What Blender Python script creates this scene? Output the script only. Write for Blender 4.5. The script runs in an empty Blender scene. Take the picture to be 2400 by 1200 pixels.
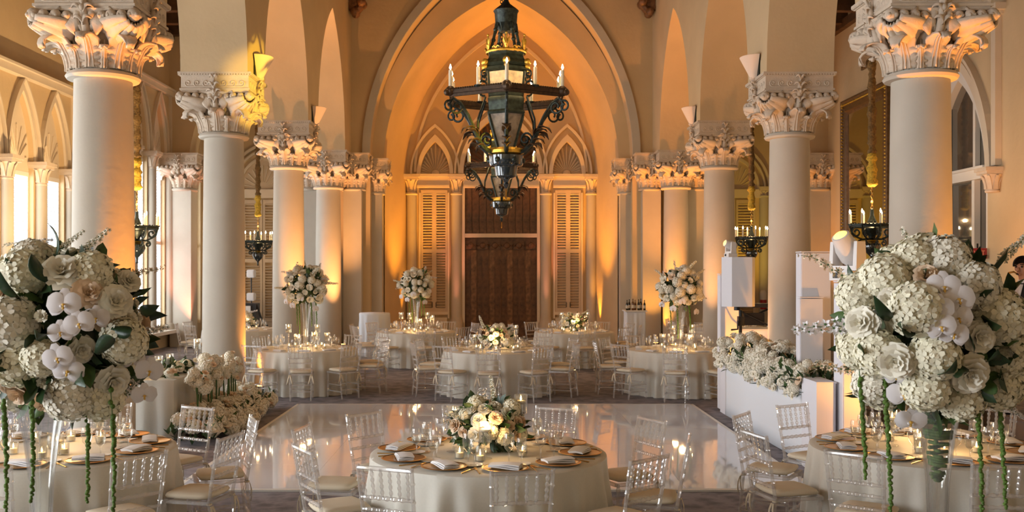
import bpy, math, random
from math import sin, cos, pi, sqrt, radians as R
from mathutils import Vector, Matrix, Euler, noise

random.seed(7)
SC = bpy.context.scene
COL = SC.collection
F = 2400 * 35 / 36.0                      # focal length in pixels of the 2400 px frame
EYE = 2.15
VPX, VPY = 1160.0, 633.0
X0 = 0.18                                 # centre line of the nave

# ------------------------------------------------------------------ camera, world, daylight, exposure
cam = bpy.data.cameras.new('camera')
cam.lens, cam.sensor_width = 35, 36
cam.shift_x, cam.shift_y = (1200 - VPX) / 2400, (VPY - 600) / 2400
cam.clip_start, cam.clip_end = 0.05, 200
cam.dof.use_dof, cam.dof.focus_distance, cam.dof.aperture_fstop = True, 7.5, 5.0
co = bpy.data.objects.new('camera', cam)
co.location, co.rotation_euler = (0, 0, EYE), (R(90), 0, 0)
COL.objects.link(co)
SC.camera = co

SC.view_settings.view_transform = 'Standard'
SC.view_settings.look = 'None'
SC.view_settings.exposure = -0.2
SC.view_settings.gamma = 1.0
SC.view_settings.use_curve_mapping = False
cy = SC.cycles
cy.use_denoising = True
cy.max_bounces, cy.diffuse_bounces, cy.glossy_bounces = 10, 4, 4
cy.transmission_bounces, cy.transparent_max_bounces = 6, 24
cy.sample_clamp_indirect = 4.0
cy.sample_clamp_direct = 30.0
cy.caustics_reflective = cy.caustics_refractive = False
cy.blur_glossy = 0.2

world = bpy.data.worlds.new('overcast_sky')
SC.world = world
world.use_nodes = True
bgn = world.node_tree.nodes['Background']
bgn.inputs[0].default_value = (0.86, 0.93, 1.0, 1)
bgn.inputs[1].default_value = 1.6

def area(name, loc, rot, sx, sy, w, col):
    l = bpy.data.lights.new(name, 'AREA')
    l.shape, l.size, l.size_y, l.energy, l.color = 'RECTANGLE', sx, sy, w, col
    o = bpy.data.objects.new(name, l)
    o.location, o.rotation_euler = loc, rot
    COL.objects.link(o)
    return o

DAY = (0.90, 0.95, 1.0)
# daylight outside the window groups of the left aisle (centre depth, power)
for yc, w in ((0.2, 1750), (6.6, 980), (13.0, 800), (19.33, 620), (25.8, 720), (30.6, 120)):
    area('window_daylight', (-10.3, yc, 2.6), (0, R(-90), 0), 4.6, 4.6 if yc < 30 else 1.2, w, DAY)

# ------------------------------------------------------------------ helpers
def P(px, py, d):
    return Vector(((px - VPX) * d / F, d, EYE - (py - VPY) * d / F))

class MB:
    def __init__(s):
        s.v, s.f, s.m, s.sm = [], [], [], []
    def add(s, vs, fs, mi=0, smooth=True, M=None):
        b = len(s.v)
        s.v.extend([tuple(M @ Vector(v)) for v in vs] if M is not None else [tuple(v) for v in vs])
        for f in fs:
            s.f.append(tuple(i + b for i in f)); s.m.append(mi); s.sm.append(smooth)
        return s
    def box(s, c, d, mi=0, rz=0.0, M=None, taper=1.0):
        x, y, z = d[0] / 2, d[1] / 2, d[2] / 2
        vs = []
        for k, t in ((-1, 1.0), (1, taper)):
            for a, b in ((-1, -1), (1, -1), (1, 1), (-1, 1)):
                vs.append(Vector((a * x * t, b * y * t, k * z)))
        T = Matrix.Translation(c) @ Matrix.Rotation(rz, 4, 'Z')
        if M is not None: T = M @ T
        fs = [(3, 2, 1, 0), (4, 5, 6, 7), (0, 1, 5, 4), (1, 2, 6, 5), (2, 3, 7, 6), (3, 0, 4, 7)]
        return s.add(vs, fs, mi, False, T)
    def lathe(s, prof, n=16, c=(0, 0, 0), mi=0, M=None, cap=True, wob=None, smooth=True):
        vs, fs = [], []
        for k, (r, z) in enumerate(prof):
            for i in range(n):
                a = 2 * pi * i / n
                rr = r * (wob(a, k) if wob else 1)
                vs.append((c[0] + rr * cos(a), c[1] + rr * sin(a), c[2] + z))
        for k in range(len(prof) - 1):
            for i in range(n):
                j = (i + 1) % n
                fs.append((k * n + i, k * n + j, (k + 1) * n + j, (k + 1) * n + i))
        if cap:
            if prof[0][0] > 1e-4: fs.append(tuple(range(n - 1, -1, -1)))
            if prof[-1][0] > 1e-4: fs.append(tuple((len(prof) - 1) * n + i for i in range(n)))
        return s.add(vs, fs, mi, smooth, M)
    def tube(s, pts, r, n=6, mi=0, closed=False, M=None, cap=True):
        pts = [Vector(p) for p in pts]
        m = len(pts)
        rs = r if isinstance(r, (list, tuple)) else [r] * m
        T = []
        for i in range(m):
            a = pts[i - 1] if (i > 0 or closed) else pts[i]
            b = pts[(i + 1) % m] if (i < m - 1 or closed) else pts[i]
            t = (b - a)
            T.append(t.normalized() if t.length > 1e-9 else Vector((0, 0, 1)))
        up = Vector((0, 0, 1)) if abs(T[0].z) < 0.9 else Vector((1, 0, 0))
        N = (up - T[0] * up.dot(T[0])).normalized()
        vs, fs = [], []
        for i in range(m):
            N = (N - T[i] * N.dot(T[i]))
            N = N.normalized() if N.length > 1e-6 else T[i].orthogonal().normalized()
            B = T[i].cross(N)
            for k in range(n):
                a = 2 * pi * k / n
                vs.append(pts[i] + (N * cos(a) + B * sin(a)) * rs[i])
        for i in range(m if closed else m - 1):
            i2 = (i + 1) % m
            for k in range(n):
                k2 = (k + 1) % n
                fs.append((i * n + k, i * n + k2, i2 * n + k2, i2 * n + k))
        if cap and not closed:
            fs.append(tuple(range(n - 1, -1, -1)))
            fs.append(tuple((m - 1) * n + k for k in range(n)))
        return s.add(vs, fs, mi, True, M)
    def ball(s, c, r, n=8, m=5, mi=0, M=None, sq=(1, 1, 1)):
        vs, fs = [(c[0], c[1], c[2] - r * sq[2])], []
        for j in range(1, m):
            t = pi * j / m
            for i in range(n):
                a = 2 * pi * i / n
                vs.append((c[0] + r * sq[0] * sin(t) * cos(a), c[1] + r * sq[1] * sin(t) * sin(a), c[2] - r * sq[2] * cos(t)))
        vs.append((c[0], c[1], c[2] + r * sq[2]))
        for i in range(n):
            j = (i + 1) % n
            fs.append((0, 1 + j, 1 + i))
            for k in range(m - 2):
                fs.append((1 + k * n + i, 1 + k * n + j, 1 + (k + 1) * n + j, 1 + (k + 1) * n + i))
            fs.append((1 + (m - 2) * n + i, 1 + (m - 2) * n + j, len(vs) - 1))
        return s.add(vs, fs, mi, True, M)
    def sheet(s, g, th=0.0, mi=0, M=None):
        """grid of points, given thickness th (0: single skin)"""
        m, n = len(g), len(g[0])
        vs = [Vector(p) for row in g for p in row]
        fs = [(i * n + j, i * n + j + 1, (i + 1) * n + j + 1, (i + 1) * n + j) for i in range(m - 1) for j in range(n - 1)]
        if th:
            ns = []
            for i in range(m):
                for j in range(n):
                    a = vs[min(i + 1, m - 1) * n + j] - vs[max(i - 1, 0) * n + j]
                    b = vs[i * n + min(j + 1, n - 1)] - vs[i * n + max(j - 1, 0)]
                    c = b.cross(a)
                    ns.append(c.normalized() if c.length > 1e-12 else Vector((0, 0, 1)))
            q = m * n
            vs = vs + [v - nn * th for v, nn in zip(vs, ns)]
            fs = fs + [(q + f[3], q + f[2], q + f[1], q + f[0]) for f in fs]
            rim = [j for j in range(n)] + [i * n + n - 1 for i in range(1, m)] + [(m - 1) * n + j for j in range(n - 2, -1, -1)] + [i * n for i in range(m - 2, 0, -1)]
            for a, b in zip(rim, rim[1:] + rim[:1]):
                fs.append((b, a, q + a, q + b))
        return s.add(vs, fs, mi, True, M)
    def prism(s, poly, vec, mi=0, M=None):
        n = len(poly)
        vs = [Vector(p) for p in poly] + [Vector(p) + Vector(vec) for p in poly]
        fs = [tuple(range(n - 1, -1, -1)), tuple(range(n, 2 * n))] + [(i, (i + 1) % n, n + (i + 1) % n, n + i) for i in range(n)]
        return s.add(vs, fs, mi, False, M)
    def mesh(s, name, mats, sharp=40):
        me = bpy.data.meshes.new(name)
        me.from_pydata(s.v, [], s.f)
        for m in (mats if isinstance(mats, (list, tuple)) else [mats]):
            me.materials.append(m)
        me.polygons.foreach_set('material_index', s.m)
        me.polygons.foreach_set('use_smooth', s.sm)
        me.update()
        if sharp and any(s.sm):
            me.set_sharp_from_angle(angle=R(sharp))
        return me

def new(name, data, parent=None, loc=(0, 0, 0), rot=(0, 0, 0), sc=1.0):
    o = bpy.data.objects.new(name, data)
    COL.objects.link(o)
    o.location, o.rotation_euler = loc, rot
    o.scale = (sc, sc, sc) if isinstance(sc, (int, float)) else sc
    if parent is not None: o.parent = parent
    return o

def tag(o, label=None, cat=None, group=None, kind=None):
    if label: o['label'] = label
    if cat: o['category'] = cat
    if group: o['group'] = group
    if kind: o['kind'] = kind
    return o

class Kit:
    """a thing as a list of parts; spawn() makes one real thing of it, mesh data shared"""
    def __init__(s): s.p = []
    def add(s, name, me, loc=(0, 0, 0), rot=(0, 0, 0), sc=1.0, sub=None, kind=None, label=None):
        s.p.append((name, me, loc, rot, sc, sub, kind, label))
        return len(s.p) - 1
    def spawn(s, name, label, cat, loc, rz=0.0, sc=1.0, group=None, rot=None):
        root = new(name, None, None, loc, rot if rot else (0, 0, rz), sc)
        root.empty_display_size = 0.1
        tag(root, label, cat, group)
        made = []
        for (n, me, l, r, k, sub, kind, lab) in s.p:
            o = new(n, me, root if sub is None else made[sub], l, r, k)
            if kind: o['kind'] = kind
            if lab: o['label'] = lab
            made.append(o)
        return root

def struct(name, mb, mat, parent=None):
    o = new(name, mb.mesh(name, mat), parent)
    o['kind'] = 'structure'
    return o

def one(name, me, label, cat, loc=(0, 0, 0), rot=(0, 0, 0), sc=1.0, group=None):
    return tag(new(name, me, None, loc, rot, sc), label, cat, group)

# ------------------------------------------------------------------ materials
def mat(name, col, rough=0.6, metal=0.0, var=0.0, vscale=4.0, bump=0.0, bscale=30.0, emit=None, estr=0.0, spec=0.5, coat=0.0, sss=0.0, trans=0.0):
    m = bpy.data.materials.new(name)
    m.use_nodes = True
    nt = m.node_tree
    b = nt.nodes['Principled BSDF']
    b.inputs['Base Color'].default_value = (*col, 1)
    b.inputs['Roughness'].default_value = rough
    b.inputs['Metallic'].default_value = metal
    b.inputs['Specular IOR Level'].default_value = spec
    if coat: b.inputs['Coat Weight'].default_value = coat
    if sss:
        b.inputs['Subsurface Weight'].default_value = sss
        b.inputs['Subsurface Radius'].default_value = (0.03, 0.02, 0.012)
    if trans: b.inputs['Transmission Weight'].default_value = trans
    if emit:
        b.inputs['Emission Color'].default_value = (*emit, 1)
        b.inputs['Emission Strength'].default_value = estr
    tc = nt.nodes.new('ShaderNodeTexCoord')
    if var:
        nz = nt.nodes.new('ShaderNodeTexNoise'); nz.inputs['Scale'].default_value = vscale; nz.inputs['Detail'].default_value = 4
        nt.links.new(tc.outputs['Object'], nz.inputs['Vector'])
        rp = nt.nodes.new('ShaderNodeValToRGB')
        rp.color_ramp.elements[0].position, rp.color_ramp.elements[1].position = 0.3, 0.7
        rp.color_ramp.elements[0].color = (*[c * (1 - var) for c in col], 1)
        rp.color_ramp.elements[1].color = (*[min(1, c * (1 + var)) for c in col], 1)
        nt.links.new(nz.outputs['Fac'], rp.inputs['Fac'])
        nt.links.new(rp.outputs['Color'], b.inputs['Base Color'])
    if bump:
        n2 = nt.nodes.new('ShaderNodeTexNoise'); n2.inputs['Scale'].default_value = bscale; n2.inputs['Detail'].default_value = 6
        nt.links.new(tc.outputs['Object'], n2.inputs['Vector'])
        bp = nt.nodes.new('ShaderNodeBump'); bp.inputs['Strength'].default_value = bump; bp.inputs['Distance'].default_value = 0.02
        nt.links.new(n2.outputs['Fac'], bp.inputs['Height'])
        nt.links.new(bp.outputs['Normal'], b.inputs['Normal'])
    return m

def clear_mat(name, tint, base=0.06, ior=1.45, rough=0.03, milk=0.0, cap=0.45):
    """clear plastic or glass seen as a thin wall: transparent with fresnel gloss and a trace of haze"""
    m = bpy.data.materials.new(name); m.use_nodes = True
    nt = m.node_tree; nt.nodes.clear()
    out = nt.nodes.new('ShaderNodeOutputMaterial')
    tr = nt.nodes.new('ShaderNodeBsdfTransparent'); tr.inputs[0].default_value = (*tint, 1)
    gl = nt.nodes.new('ShaderNodeBsdfGlossy'); gl.inputs['Roughness'].default_value = rough
    df = nt.nodes.new('ShaderNodeBsdfDiffuse'); df.inputs[0].default_value = (0.9, 0.88, 0.85, 1)
    mm = nt.nodes.new('ShaderNodeMixShader'); mm.inputs[0].default_value = milk
    nt.links.new(tr.outputs[0], mm.inputs[1]); nt.links.new(df.outputs[0], mm.inputs[2])
    fr = nt.nodes.new('ShaderNodeFresnel'); fr.inputs['IOR'].default_value = ior
    ad = nt.nodes.new('ShaderNodeMath'); ad.operation = 'ADD'; ad.use_clamp = True; ad.inputs[1].default_value = base
    nt.links.new(fr.outputs[0], ad.inputs[0])
    mi_ = nt.nodes.new('ShaderNodeMath'); mi_.operation = 'MINIMUM'; mi_.inputs[1].default_value = cap
    nt.links.new(ad.outputs[0], mi_.inputs[0])
    mx = nt.nodes.new('ShaderNodeMixShader')
    nt.links.new(mi_.outputs[0], mx.inputs[0]); nt.links.new(mm.outputs[0], mx.inputs[1]); nt.links.new(gl.outputs[0], mx.inputs[2])
    nt.links.new(mx.outputs[0], out.inputs[0])
    return m

PLASTER = mat('wall_plaster', (0.65, 0.50, 0.305), 0.85, var=0.05, vscale=1.3, bump=0.25, bscale=9, spec=0.2)
STONE = mat('column_plaster', (0.545, 0.50, 0.425), 0.8, var=0.04, vscale=2.0, bump=0.12, bscale=14, spec=0.25)
CARVED = mat('carved_plaster', (0.66, 0.56, 0.45), 0.85, var=0.06, vscale=9, bump=0.25, bscale=40, spec=0.2)
CREAMTRIM = mat('painted_trim', (0.74, 0.64, 0.50), 0.6, var=0.03, vscale=3)
WHITEPAINT = mat('white_paint', (0.85, 0.82, 0.76), 0.5)
SHUTTER = mat('shutter_paint', (0.62, 0.50, 0.36), 0.6, var=0.04)
DARKWOOD = mat('dark_oak', (0.115, 0.055, 0.024), 0.5, var=0.45, vscale=7, bump=0.3, bscale=20)
CEILWOOD = mat('ceiling_wood', (0.10, 0.05, 0.022), 0.55, var=0.4, vscale=5, bump=0.3)
GILTWOOD = mat('brown_gilt_wood', (0.16, 0.085, 0.03), 0.4, var=0.3, vscale=12, bump=0.2)
MIRROR = mat('mirror_glass', (0.80, 0.74, 0.62), 0.02, metal=1.0)
PANE = mat('dark_glass', (0.10, 0.09, 0.075), 0.04, spec=0.9, coat=1.0)
DANCE = mat('gloss_white_panel', (0.74, 0.78, 0.88), 0.035, spec=0.5, coat=0.15)
CLOTH = mat('ivory_cloth', (0.68, 0.65, 0.575), 0.5, var=0.02, vscale=60, spec=0.3)
WHITECLOTH = mat('white_cloth', (0.78, 0.81, 0.86), 0.8, spec=0.2)
SPANDEX = mat('white_stretch_fabric', (0.78, 0.78, 0.84), 0.7, spec=0.2)
CUSHION = mat('ivory_cushion', (0.80, 0.70, 0.54), 0.8, spec=0.2)
NAPKIN = mat('white_napkin', (0.86, 0.84, 0.84), 0.8, spec=0.2)
GOLD = mat('gold_metal', (0.80, 0.50, 0.16), 0.28, metal=1.0)
GILT = mat('gilt_leaf', (0.72, 0.44, 0.07), 0.4, metal=0.85, var=0.25, vscale=30)
IRON = mat('verdigris_iron', (0.030, 0.040, 0.036), 0.42, metal=0.6, var=0.6, vscale=25)
VERDI = mat('green_bronze', (0.042, 0.055, 0.040), 0.42, metal=0.5, var=0.5, vscale=18)
GLAZE = mat('dark_glazed_bowl', (0.012, 0.022, 0.026), 0.12, spec=0.8, coat=0.8)
RUST = mat('rusty_leaf', (0.065, 0.036, 0.018), 0.5, metal=0.5, var=0.4, vscale=20)
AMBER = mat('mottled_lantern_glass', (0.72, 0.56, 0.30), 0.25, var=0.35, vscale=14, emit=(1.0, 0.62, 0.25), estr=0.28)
SMOKE = mat('smoky_lantern_glass', (0.30, 0.24, 0.17), 0.15, var=0.4, vscale=12, spec=0.7)
WAX = mat('candle_wax', (0.90, 0.80, 0.60), 0.5, sss=0.3)
FLAME = mat('flame', (1, 0.8, 0.5), 0.5, emit=(1.0, 0.66, 0.28), estr=60)
BULB = mat('flame_bulb', (1, 0.9, 0.7), 0.5, emit=(1.0, 0.80, 0.50), estr=45)
LENS = mat('lamp_lens', (1, 0.8, 0.4), 0.3, emit=(1.0, 0.62, 0.12), estr=2.5)
LEDORANGE = mat('uplight_lens', (1, 0.5, 0.2), 0.3, emit=(1.0, 0.42, 0.1), estr=12)
BLACK = mat('matt_black', (0.014, 0.013, 0.013), 0.5)
BLACKMETAL = mat('black_metal', (0.02, 0.02, 0.02), 0.35, metal=0.6)
PETAL = mat('ivory_petal', (0.90, 0.85, 0.72), 0.6, sss=0.0, spec=0.25)
PEACH = mat('peach_petal', (0.85, 0.66, 0.48), 0.6, spec=0.25)
HYDRA = mat('hydrangea_petal', (0.90, 0.85, 0.66), 0.6, var=0.08, vscale=25, spec=0.25)
ORCHID = mat('orchid_petal', (0.87, 0.83, 0.84), 0.5, spec=0.3)
ORCHEART = mat('orchid_heart', (0.75, 0.45, 0.08), 0.5)
GREENHEART = mat('flower_heart', (0.50, 0.48, 0.16), 0.6)
LEAF = mat('dark_leaf', (0.022, 0.052, 0.016), 0.4, var=0.3, vscale=20)
LEAF2 = mat('fresh_leaf', (0.07, 0.13, 0.035), 0.5, var=0.3, vscale=20)
STEM = mat('green_stem', (0.06, 0.13, 0.03), 0.5)
TWIG = mat('brown_twig', (0.10, 0.06, 0.035), 0.7)
AMARANTH = mat('green_amaranth', (0.085, 0.16, 0.020), 0.7, var=0.35, vscale=60)
ACRYLIC = clear_mat('clear_acrylic', (0.98, 0.96, 0.95), 0.07, 1.22, 0.05, 0.24)
GLASS = clear_mat('clear_glass', (0.98, 0.98, 0.97), 0.07, 1.28, 0.02, 0.05, 0.36)
VASEGLASS = clear_mat('thick_vase_glass', (0.98, 0.98, 0.97), 0.06, 1.28, 0.03, 0.04)
WATER = clear_mat('clear_water', (0.95, 0.95, 0.92), 0.02, 1.33, 0.0)
RED = mat('red_paint', (0.45, 0.02, 0.02), 0.35)
SIGNRED = mat('exit_sign_red', (0.32, 0.02, 0.02), 0.4)
SIGNLETTER = mat('exit_letter', (0.9, 0.35, 0.2), 0.5)
SKIN = mat('skin', (0.52, 0.27, 0.17), 0.5, spec=0.3)
SUIT = mat('black_suit', (0.012, 0.012, 0.014), 0.8)
SHIRT = mat('white_shirt', (0.75, 0.75, 0.78), 0.8)
HAIR = mat('dark_hair', (0.02, 0.013, 0.009), 0.5)
BRASS = mat('brass', (0.62, 0.36, 0.10), 0.25, metal=1.0)
WHITEPLASTIC = mat('white_plastic', (0.78, 0.74, 0.72), 0.35)
ROPE = mat('gold_fabric_sleeve', (0.22, 0.13, 0.04), 0.8, var=0.5, vscale=30, bump=0.8, bscale=40)
LITROPE = mat('painted_lit_sleeve', (0.72, 0.46, 0.05), 0.8, var=0.4, vscale=30, bump=0.8, bscale=40)  # yellow stage light on the sleeve, painted into its colour
BOTTLE = mat('dark_bottle', (0.012, 0.016, 0.010), 0.1, spec=0.8)
AMBERBOTTLE = mat('amber_bottle', (0.14, 0.045, 0.010), 0.1, spec=0.8)
LABELPAPER = mat('bottle_label', (0.65, 0.60, 0.50), 0.7)
GREYPANEL = mat('grey_riser', (0.30, 0.27, 0.25), 0.8)

def carpet_mat():
    m = mat('patterned_carpet', (0.2, 0.17, 0.16), 0.95, spec=0.1)
    nt = m.node_tree; b = nt.nodes['Principled BSDF']
    tc = nt.nodes.new('ShaderNodeTexCoord')
    v = nt.nodes.new('ShaderNodeTexVoronoi'); v.inputs['Scale'].default_value = 5.5
    n = nt.nodes.new('ShaderNodeTexNoise'); n.inputs['Scale'].default_value = 14; n.inputs['Detail'].default_value = 5
    nt.links.new(tc.outputs['Object'], v.inputs['Vector']); nt.links.new(tc.outputs['Object'], n.inputs['Vector'])
    ad = nt.nodes.new('ShaderNodeMath'); ad.operation = 'MULTIPLY'
    nt.links.new(v.outputs['Distance'], ad.inputs[0]); nt.links.new(n.outputs['Fac'], ad.inputs[1])
    rp = nt.nodes.new('ShaderNodeValToRGB')
    rp.color_ramp.elements[0].position, rp.color_ramp.elements[1].position = 0.08, 0.36
    rp.color_ramp.elements[0].color = (0.17, 0.165, 0.185, 1); rp.color_ramp.elements[1].color = (0.30, 0.285, 0.31, 1)
    nt.links.new(ad.outputs[0], rp.inputs[0]); nt.links.new(rp.outputs[0], b.inputs['Base Color'])
    return m
CARPET = carpet_mat()

# ------------------------------------------------------------------ arches and walls
def pointed(uc, hs, zs, rise, n=12):
    """points of a pointed arch head from one spring to the other"""
    c = (rise * rise - hs * hs) / (2 * hs)
    Rr = hs + c
    a1 = math.atan2(rise, c)
    half = [(uc + (-c + Rr * cos(a1 * k / n)), zs + Rr * sin(a1 * k / n)) for k in range(n + 1)]
    left = [(2 * uc - u, z) for u, z in half]
    return left + half[::-1][1:]

def arched_wall(mb, fn, u0, u1, z0, z1, t0, t1, ops, mi=0):
    """a wall slab along u with openings; ops: (head points, bottom z). fn(u, t, z) places a point"""
    q = lambda *ps: mb.add([fn(*p) for p in ps], [tuple(range(len(ps)))], mi, False)
    def slab(a, b, za, zb):
        if b - a < 1e-5 or zb - za < 1e-5: return
        for t in (t0, t1): q((a, t, za), (b, t, za), (b, t, zb), (a, t, zb))
        q((a, t0, za), (b, t0, za), (b, t1, za), (a, t1, za)); q((a, t0, zb), (b, t0, zb), (b, t1, zb), (a, t1, zb))
    cur = u0
    for head, zb in sorted(ops, key=lambda o: o[0][0][0]):
        ul, ur, zs = head[0][0], head[-1][0], head[0][1]
        slab(cur, ul, z0, z1)
        if zb > z0: slab(ul, ur, z0, zb)
        for u in (ul, ur): q((u, t0, zb), (u, t1, zb), (u, t1, zs), (u, t0, zs))
        b = len(mb.v)
        for (a, za), (c, zc) in zip(head, head[1:]):
            for t in (t0, t1): q((a, t, za), (c, t, zc), (c, t, z1), (a, t, z1))
        n = len(head)
        mb.add([fn(u, t, z) for t in (t0, t1) for u, z in head], [(i, i + 1, n + i + 1, n + i) for i in range(n - 1)], mi, True)
        cur = ur
    slab(cur, u1, z0, z1)
    for u in (u0, u1): q((u, t0, z0), (u, t1, z0), (u, t1, z1), (u, t0, z1))

def band(mb, fn, cin, cout, t0, t1, mi=0):
    """a raised moulding between two curves with the same number of points"""
    n = len(cin)
    vs = [fn(u, t, z) for t in (t0, t1) for cu in (cin, cout) for u, z in cu]
    fs = []
    for i in range(n - 1):
        a, b, c, d = i, n + i, 2 * n + i, 3 * n + i
        fs += [(a, a + 1, b + 1, b), (c, c + 1, d + 1, d), (a, a + 1, c + 1, c), (b, b + 1, d + 1, d)]
    fs += [(0, n, 3 * n, 2 * n), (n - 1, 2 * n - 1, 4 * n - 1, 3 * n - 1)]
    mb.add(vs, fs, mi, False)

alongY = lambda u, t, z: (t, u, z)
alongX = lambda u, t, z: (u, t, z)

XL, XR = -4.6, 5.0
ROWS = (11.7, 16.9, 22.2, 27.5)
ENDY = 28.1           # face of the great arch wall
BACKY = 31.0          # wall behind it
AISLEEND = 32.0
LW, RW = -9.2, 9.4    # outer walls
CAPTOP = 5.40

mb = MB(); mb.box((0.1, 14.5, -0.1), (20, 38, 0.2)); struct('floor', mb, CARPET)

# ceilings: nave boards with beams, lower aisle ceilings
cz = new('ceiling', None); cz['kind'] = 'structure'
mb = MB(); mb.box((X0, 14, 12.1), (9.2, 36, 0.2)); new('ceiling_board', mb.mesh('ceiling_board', CEILWOOD), cz)
bm_ = MB(); bm_.box((0, 0, 0), (8.6, 0.35, 0.45)); beam_me = bm_.mesh('beam', CEILWOOD)
for y in (3.7, 9.0, 14.3, 19.6, 24.9): new('beam', beam_me, cz, (X0, y, 11.78))
for side, xa, xb in (('left', LW, XL - 0.55), ('right', XR + 0.55, RW)):
    c = new('ceiling_aisle_' + side, None); c['kind'] = 'structure'
    mb = MB(); mb.box(((xa + xb) / 2, 14, 9.1), (xb - xa, 36.2, 0.2)); new('ceiling_board', mb.mesh('ceiling_board', CEILWOOD), c)
    mb = MB(); mb.box((0, 0, 0), (xb - xa - 0.02, 0.22, 0.3)); me = mb.mesh('beam', CEILWOOD)
    for k in range(26): new('beam', me, c, ((xa + xb) / 2, -2 + k * 1.3, 8.87))
    mb = MB(); mb.box((0, 0, 0), (0.16, 36, 0.22)); me = mb.mesh('cornice_board', CEILWOOD)
    for x in (xa + 0.08, xb - 0.08): new('cornice_board', me, c, (x, 14, 8.72))

# arcade walls on the columns
OPEN = [(1.1, 5.8), (7.0, 11.1)] + [(a + 0.6, b - 0.6) for a, b in zip(ROWS, ROWS[1:])]
for side, xc in (('arcade_left', XL), ('arcade_right', XR)):
    mb = MB()
    ops = [(pointed((a + b) / 2, (b - a) / 2, CAPTOP, 3.3, 14), CAPTOP - 0.001) for a, b in OPEN]
    arched_wall(mb, alongY, -4, ENDY, CAPTOP, 12, xc - 0.55, xc + 0.55, ops)
    struct('wall_' + side, mb, PLASTER)

# great arch wall, two orders, then the splayed reveal to the back wall
mb = MB()
h1 = pointed(X0, 3.70, CAPTOP, 5.70, 22)
arched_wall(mb, alongX, LW, RW, 0, 12.2, ENDY, ENDY + 0.75, [
    (h1, 0.0),
    (pointed(-6.95, 1.7, 5.0, 3.2, 10), 0.0), (pointed(7.25, 1.7, 5.0, 3.2, 10), 0.0)])
great = struct('wall_great_arch', mb, PLASTER)
mb = MB(); band(mb, alongX, pointed(X0, 3.70, CAPTOP, 5.70, 22), pointed(X0, 3.92, CAPTOP, 5.95, 22), ENDY - 0.10, ENDY)
new('arch_moulding', mb.mesh('arch_moulding', STONE), great)
mb = MB(); band(mb, alongX, pointed(X0, 3.38, 5.2, 4.9, 22), pointed(X0, 3.76, 5.2, 5.85, 22), ENDY + 0.55, ENDY + 0.80)
new('inner_arch_rib', mb.mesh('inner_arch_rib', PLASTER), great)
mb = MB()
fr = [(X0 - 3.38, 0.0)] + pointed(X0, 3.38, 5.2, 4.9, 22) + [(X0 + 3.38, 0.0)]
bk = [(X0 - 2.93, 0.0)] + pointed(X0, 2.93, 5.2, 4.75, 22) + [(X0 + 2.93, 0.0)]
n = len(fr)
mb.add([(u, ENDY + 0.78, z) for u, z in fr] + [(u, BACKY, z) for u, z in bk], [(i, i + 1, n + i + 1, n + i) for i in range(n - 1)], 0, True)
mb.add([(u + (0.3 if u > X0 else -0.3), ENDY + 0.78, z) for u, z in fr] + [(u + (0.3 if u > X0 else -0.3), BACKY, z) for u, z in bk], [(n + i, n + i + 1, i + 1, i) for i in range(n - 1)], 0, True)
struct('wall_splayed_reveal', mb, PLASTER)

# outer side, rear and end walls
mb = MB(); arched_wall(mb, alongX, LW - 0.5, RW + 0.5, 0, 12.2, -4.4, -4.0, []); struct('wall_rear', mb, PLASTER)
mb = MB(); mb.box(((LW + -3.3) / 2, AISLEEND + 0.15, 5), (-3.3 - LW, 0.3, 10)); mb.box(((RW + 3.66) / 2, AISLEEND + 0.15, 5), (RW - 3.66, 0.3, 10))
struct('wall_aisle_end', mb, PLASTER)

# ------------------------------------------------------------------ left wall windows
def rect_head(a, b, z): return [(a, z), (b, z)]
LIGHTS = []     # (group centre, pitch, sill, capital top, apex, shutters, label)
groups = [(0.2, 1.4, 0.5, 4.30, 5.65, 0), (6.6, 1.4, 0.5, 4.30, 5.65, 0), (13.0, 1.4, 0.5, 4.30, 5.65, 0),
          (19.33, 1.4, 0.5, 4.30, 5.65, 1), (25.8, 1.4, 0.5, 5.30, 6.80, 1)]
mb = MB(); ops = []
for uc, p, sill, cap, apex, sh in groups:
    for k in (-1, 0, 1):
        ops.append((pointed(uc + k * p, 0.52, cap, apex - cap, 8), sill))
ops.append((pointed(30.65, 0.45, 5.3, 1.3, 8), 0.5))
arched_wall(mb, alongY, -4.4, AISLEEND + 0.3, 0, 9.2, LW, LW - 0.18, ops)
wl = struct('wall_left', mb, PLASTER)

def block_cap(z, w, h):
    """small flared capital of a window colonnette"""
    mb = MB()
    prof = [(w * 0.62, 0), (w * 0.66, 0.03), (w * 0.6, 0.05), (w * 0.64, h * 0.3), (w * 0.8, h * 0.62), (w * 0.98, h * 0.72), (w * 0.9, h * 0.74)]
    mb.lathe(prof, 12, (0, 0, z), M=Matrix.Rotation(R(15), 4, 'Z'))
    for i in range(8):
        a = 2 * pi * i / 8
        g = []
        for t in (0, 0.35, 0.7, 1):
            r = w * (0.66 + 0.4 * t * t); zz = z + 0.06 + h * 0.6 * t - (0.03 if t == 1 else 0)
            ww = w * 0.22 * (1 - 0.5 * t)
            g.append([(r * cos(a) - s * ww * sin(a), r * sin(a) + s * ww * cos(a), zz) for s in (-1, 0, 1)])
        mb.sheet(g, 0.015)
    mb.box((0, 0, z + h * 0.80), (w * 2.0, w * 2.0, h * 0.13)); mb.box((0, 0, z + h * 0.93), (w * 2.3, w * 2.3, h * 0.16))
    return mb
cap_me = block_cap(0, 0.2, 0.46).mesh('capital', CARVED)
mb = MB(); mb.lathe([(0.17, 0), (0.17, 0.12), (0.13, 0.16), (0.125, 3.9), (0.125, 3.92)], 14); colon_me = mb.mesh('colonnette', STONE)

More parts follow.
